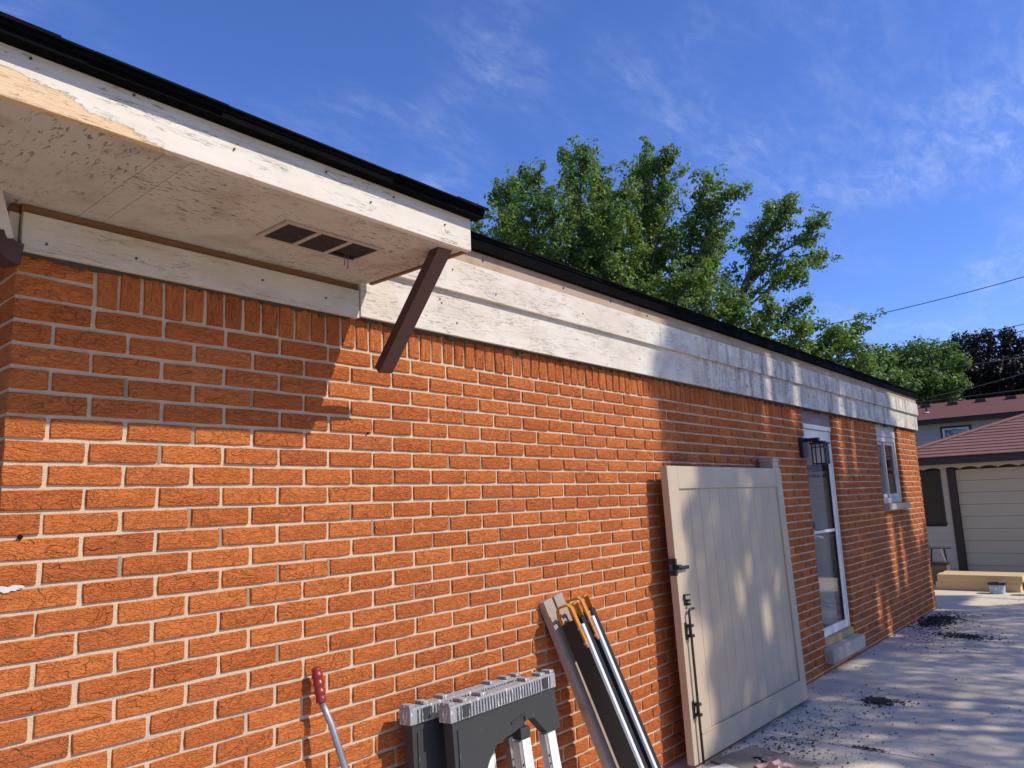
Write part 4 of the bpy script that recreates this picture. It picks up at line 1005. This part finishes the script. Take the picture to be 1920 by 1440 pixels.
MAPLE = leaf_material('maple_leaf', (.045,.115,.024), (.22,.35,.07), .36)
MAPLE2 = leaf_material('far_maple_leaf', (.040,.11,.026), (.18,.30,.065), .34)
PURPLE = leaf_material('purple_leaf', (.006,.0065,.006), (.022,.021,.017), .12)
DT = 17.0
def L_(pts, d0, d1):
    n = len(pts); return [at(x, y, d0+(d1-d0)*i/(n-1)) for i, (x, y) in enumerate(pts)]
trunk = at(1210, 800, DT); base = (trunk.x, trunk.y, 0)
lim = [
 L_([(1205,800),(1150,600),(1095,440),(1088,292)], 17, 16.6), L_([(1200,790),(1130,620),(1072,470),(1070,300)], 17, 17.8), L_([(1150,620),(1110,500),(1120,400),(1108,320)], 17, 18.2),
 L_([(1195,800),(1080,620),(1010,500),(1002,340)], 17, 16.4), L_([(1190,790),(1040,610),(965,480),(948,365)], 17, 17.2), L_([(1100,650),(1030,560),(985,430),(975,350)], 17, 18.2), L_([(1060,640),(975,560),(950,480),(940,410)], 16.5, 16),
 L_([(1210,790),(1200,600),(1200,450),(1213,310)], 17, 16.4), L_([(1210,780),(1220,590),(1215,440),(1195,330)], 17, 17.9), L_([(1205,600),(1225,480),(1236,390),(1250,305)], 16.8, 16.5),
 L_([(1215,780),(1240,620),(1290,480),(1318,350)], 17, 17), L_([(1240,640),(1285,540),(1330,430),(1360,362)], 17, 16.4), L_([(1230,640),(1290,560),(1330,490),(1345,440)], 17, 17.8), L_([(1150,700),(1165,560),(1160,450),(1165,370)], 16.3, 15.8),
 L_([(1120,740),(1090,640),(1060,560),(1045,470)], 16, 15.4), L_([(1150,760),(1170,660),(1180,570),(1150,500)], 16, 15.4), L_([(1080,700),(1040,640),(1010,600),(990,560)], 16, 15.6), L_([(1190,740),(1240,640),(1260,580),(1290,520)], 16, 15.4),
 L_([(1190,740),(1130,660),(1110,600),(1100,560)], 15.8, 15.2), L_([(1250,740),(1270,660),(1300,610),(1330,560)], 16, 15.6), L_([(1270,720),(1300,660),(1340,610),(1370,570)], 16.5, 16.2), L_([(1170,640),(1160,540),(1140,460),(1140,395)], 16, 15.4), L_([(1080,620),(1050,540),(1040,450),(1035,380)], 16.2, 15.6), L_([(1160,640),(1140,520),(1128,430),(1130,370)], 17.5, 18.6), L_([(1180,640),(1200,560),(1240,500),(1260,440)], 17.8, 18.4)]
grow_tree('maple_tree', base, lim, 'tall green maple rising behind the middle of the roof', MAPLE, BARK, 21, twigs_per_m=10.5, leaves=23, lsize=.085, spread=.155, start=.10, twig=(.6, 1.7), upb=.45)
t2 = at(1300, 790, 18.0)
lim = [L_([(1300,790),(1370,600),(1425,470),(1478,385)], 18, 17.4), L_([(1385,570),(1420,500),(1430,440),(1445,390)], 17.8, 18.2), L_([(1400,540),(1455,480),(1505,450),(1535,420)], 17.6, 17.2), L_([(1385,580),(1440,530),(1490,500),(1535,478)], 17.8, 18.2), L_([(1380,600),(1420,560),(1470,520),(1500,515)], 17.6, 17.0)]
grow_tree('maple_tree', (t2.x, t2.y, 0), lim, 'open branching maple limb standing clear against the sky', MAPLE, BARK, 33, r0=.3, twigs_per_m=7.5, leaves=22, lsize=.085, spread=.145, start=.30, twig=(.5, 1.25), upb=.25)
t3 = at(1380, 800, 16.5)
lim = [L_([(1340,790),(1380,690),(1420,620),(1440,575)], 16.5, 16.2), L_([(1360,790),(1430,690),(1480,640),(1520,610)], 16.5, 16.8), L_([(1380,790),(1450,710),(1520,670),(1560,620)], 16.5, 16.4), L_([(1330,780),(1350,680),(1370,620),(1390,590)], 16.2, 15.8), L_([(1400,790),(1480,730),(1540,690),(1600,655)], 16.5, 16.0), L_([(1480,720),(1540,670),(1580,640),(1618,608)], 16.5, 16.8), L_([(1320,760),(1320,680),(1310,640),(1300,600)], 16, 15.8), L_([(1430,740),(1480,700),(1500,660),(1500,620)], 16, 15.6), L_([(1380,700),(1420,650),(1470,610),(1510,575)], 17, 17.2), L_([(1520,740),(1560,700),(1600,690),(1620,680)], 16.2, 16.2)]
grow_tree('maple_tree', (t3.x, t3.y, 0), lim, 'lower spreading maple just above the far end of the roof line', MAPLE, BARK, 44, twigs_per_m=9, leaves=22, lsize=.085, spread=.150, start=.15)
t4 = at(905, 560, 19)
lim = [L_([(905,640),(900,540),(895,470),(893,420)], 19, 19), L_([(915,640),(915,560),(912,500),(905,440)], 19, 18.6), L_([(895,640),(885,540),(880,480),(884,430)], 19, 19.4), L_([(925,640),(935,570),(930,530),(920,500)], 18.6, 18.4)]
grow_tree('maple_tree', (t4.x, t4.y, 0), lim, 'small green tree peeping out at the end of the overhanging eave', MAPLE, BARK, 55, twigs_per_m=7, leaves=16, lsize=.08, spread=.14, start=.1, twig=(.3, .6))
def far_tree(px, top, half, d, label, m, seed, n=12, h=120, **k):
    b = at(px, 800, d); r = random.Random(seed); ls = []
    for i in range(n):
        x1 = px + half*(-1+2*(i+r.uniform(.1, .9))/n); y1 = top + r.uniform(0, 22) + 26*abs((x1-px)/half)**2
        dd = d+r.uniform(-1.6, 1.6)
        ls.append(L_([(px+(x1-px)*.25, top+h+60), (px+(x1-px)*.7, top+h*.75), (x1+r.uniform(-8, 8), top+h*.4), (x1, y1)], d, dd))
        ls.append(L_([(px+(x1-px)*.4, top+h+60), (px+(x1-px)*.9, top+h*.85), (x1+r.uniform(-14, 14), y1+h*.42)], d, d-1.5-r.random()))
    return grow_tree('broadleaf_tree', (b.x, b.y, 0), ls, label, m, BARK, seed, r0=.3, twig=(.6, 1.5), **k)
kw = dict(twigs_per_m=3.4, leaves=17, lsize=.15, spread=.27, start=.05, group='trees beyond the roofs')
far_tree(1655, 655, 52, 33, 'mid green tree beyond the far roof corner', MAPLE2, 61, **kw)
far_tree(1738, 640, 58, 35, 'mid green tree beside the dark dark tree', MAPLE2, 62, **kw)
far_tree(1615, 690, 30, 31, 'low green tree just past the roof end', MAPLE2, 63, n=7, h=90, **kw)
kw['twigs_per_m'] = 4.2
far_tree(1868, 624, 104, 38, 'very dark leaved tree above the far maroon roof', PURPLE, 64, n=18, h=130, **kw)

# ------------------------------------------------------------------ overhead wires
WIRE = Mat('black_wire', (.012,.012,.014), .6).m; WIREG = Mat('grey_wire', (.10,.10,.11), .5).m
def wire(a, b, d0, d1, sag, rad, label, m=WIRE):
    A, Bq = at(*a, d0), at(*b, d1); pts = []
    for i in range(25):
        t = i/24; q = A.lerp(Bq, t); q.z -= sag*4*t*(1-t); pts.append(q)
    o = MB().tube(pts, rad, 6).build('power_line', m); o.data.update(); return tag(o, label, 'wire', 'overhead power lines')
wire((1480, 622), (2150, 448), 30, 24, .25, .014, 'highest thin power line, alone across the open sky')
wire((1560, 680), (2150, 553), 34, 26, .12, .014, 'upper power line of the three close above the far trees')
wire((1600, 690), (2150, 560), 34, 26, .12, .018, 'middle power line of the three close above the far trees')
wire((1640, 696), (2150, 572), 34, 26, .10, .018, 'lowest power line of the three close above the far trees')
wire((1740, 694), (2150, 632), 28, 24, .05, .012, 'pale cable crossing the upper part of the dark tree', WIREG)
wire((1740, 745), (2150, 615), 27, 22, .20, .013, 'steeper pale cable crossing the middle of the dark tree', WIREG)
wire((1600, 768), (2150, 700), 27, 23, .04, .026, 'thick black cable just above the far maroon roof')
wire((1600, 776), (2150, 712), 27, 23, .05, .015, 'thin cable under the thick one above the far maroon roof', WIREG)

# ------------------------------------------------------------------ unseen trees, crowns shaped for the shade on wall and concrete
GAPS = [(5.15, 2.35, .05, .5), (5.75, 2.4, .06, .45), (6.95, 2.0, .07, .45), (7.35, 1.95, .05, .4), (8.35, .85, .13, .5), (8.75, .75, .07, .4), (8.6, 1.75, .05, .5), (9.5, 1.7, .35, .9), (8.9, 2.5, .25, .25), (9.5, 2.5, .5, .35),
        (4.02, .72, .06, .13), (4.40, .50, .075, .15), (4.2, .85, .03, .08), (4.62, .72, .03, .12), (7.6, .35, .06, .25), (6.35, -.1, .3, .05), (5.1, -1.05, .35, .05), (6.9, -1.5, .6, .07), (4.4, -1.3, .3, .05), (7.9, .1, .06, .25), (6.5, .9, .04, .5), (9.9, .2, .05, .5)]  # openings cut in the unseen crowns to place the light patches
def shade_tree(base, X0, X1, label, seed, per_m2, lsize):
    """unseen leafy crown shaped for its shade, at the sunny side of the patio; (X, Z) is where a leaf's shade would land on the house wall"""
    T = empty('shade_tree', base); tag(T, label, 'tree', 'trees at the open side of the patio'); r = np.random.default_rng(seed); rr = random.Random(seed)
    n = int((X1-X0)*7.0*per_m2); X = r.uniform(X0, X1, n); Z = r.uniform(-3.9, 3.1, n); y = r.uniform(-9.3, -7.2, n)
    top = np.interp(X, [3.3, 7.6, 8.0, 8.9, 9.3, 11.6], [3.1, 3.1, 2.75, 2.7, .95, .75]) + .12*np.sin(X*9)+.1*np.sin(X*23)
    keep = Z < top
    keep &= X > 3.45+.10*np.sin(Z*5)+.07*np.sin(Z*13+1)
    keep &= ~((Z < -.2) & (X > 10.55+.25*np.sin(Z*4)))
    for gx, gz, rx, rz_ in GAPS: keep &= ((X-gx)/rx)**2 + ((Z-gz)/rz_)**2 > 1+.25*np.sin(y*9)
    cl = np.sin(X*5.1+seed)*np.sin(Z*2.3+X)+.6*np.sin(X*11.7+Z*3.1)
    keep &= r.random(n) < (.90+.10*np.clip(cl, -1, 1))*np.interp(Z, [-.5, -.1], [.52, 1.])  # leaves thinned low down so more sun reaches the concrete
    X, Z, y = X[keep], Z[keep], y[keep]; cen = np.stack([X-.4*y, y, Z-y], 1)
    c0 = cen.mean(0); d = cen-c0; d /= np.linalg.norm(d, axis=1)[:, None]
    leaf_object('crown', leaf_cloud(cen, d, lsize, seed)-np.array(base), np.clip(r.normal(.4, .2, len(cen)), 0, 1), MAPLE, T)
    wood = MB(); wood.tube([base, (base[0]+.1, base[1], 2.5), (base[0], base[1], 5)], [.2, .16, .11], 10)
    for _ in range(9):
        q = cen[rr.randrange(len(cen))]; wood.tube([(base[0], base[1], rr.uniform(3, 5)), tuple((np.array((base[0], base[1], 5))*.5+q*.5)+np.array((0, 0, .4))), tuple(q)], [.06, .035, .008], 6)
    wood.v = [tuple(Vector(q)-Vector(base)) for q in wood.v]; wood.build('limbs', BARK, T, smooth=True, fix=False); return T
for i, (x0, x1) in enumerate(((3.3, 6.0), (6.0, 8.6), (8.6, 11.4))):
    shade_tree(((x0+x1)/2+3.3, -8.3, 0), x0, x1, ('unseen leafy tree at the open side of the patio, shaped for its shade, nearest the camera', 'unseen leafy tree at the open side of the patio, shaped for its shade, middle of three', 'unseen leafy tree at the open side of the patio, shaped for its shade, nearest the garage')[i], 71+i, 2750, .068)
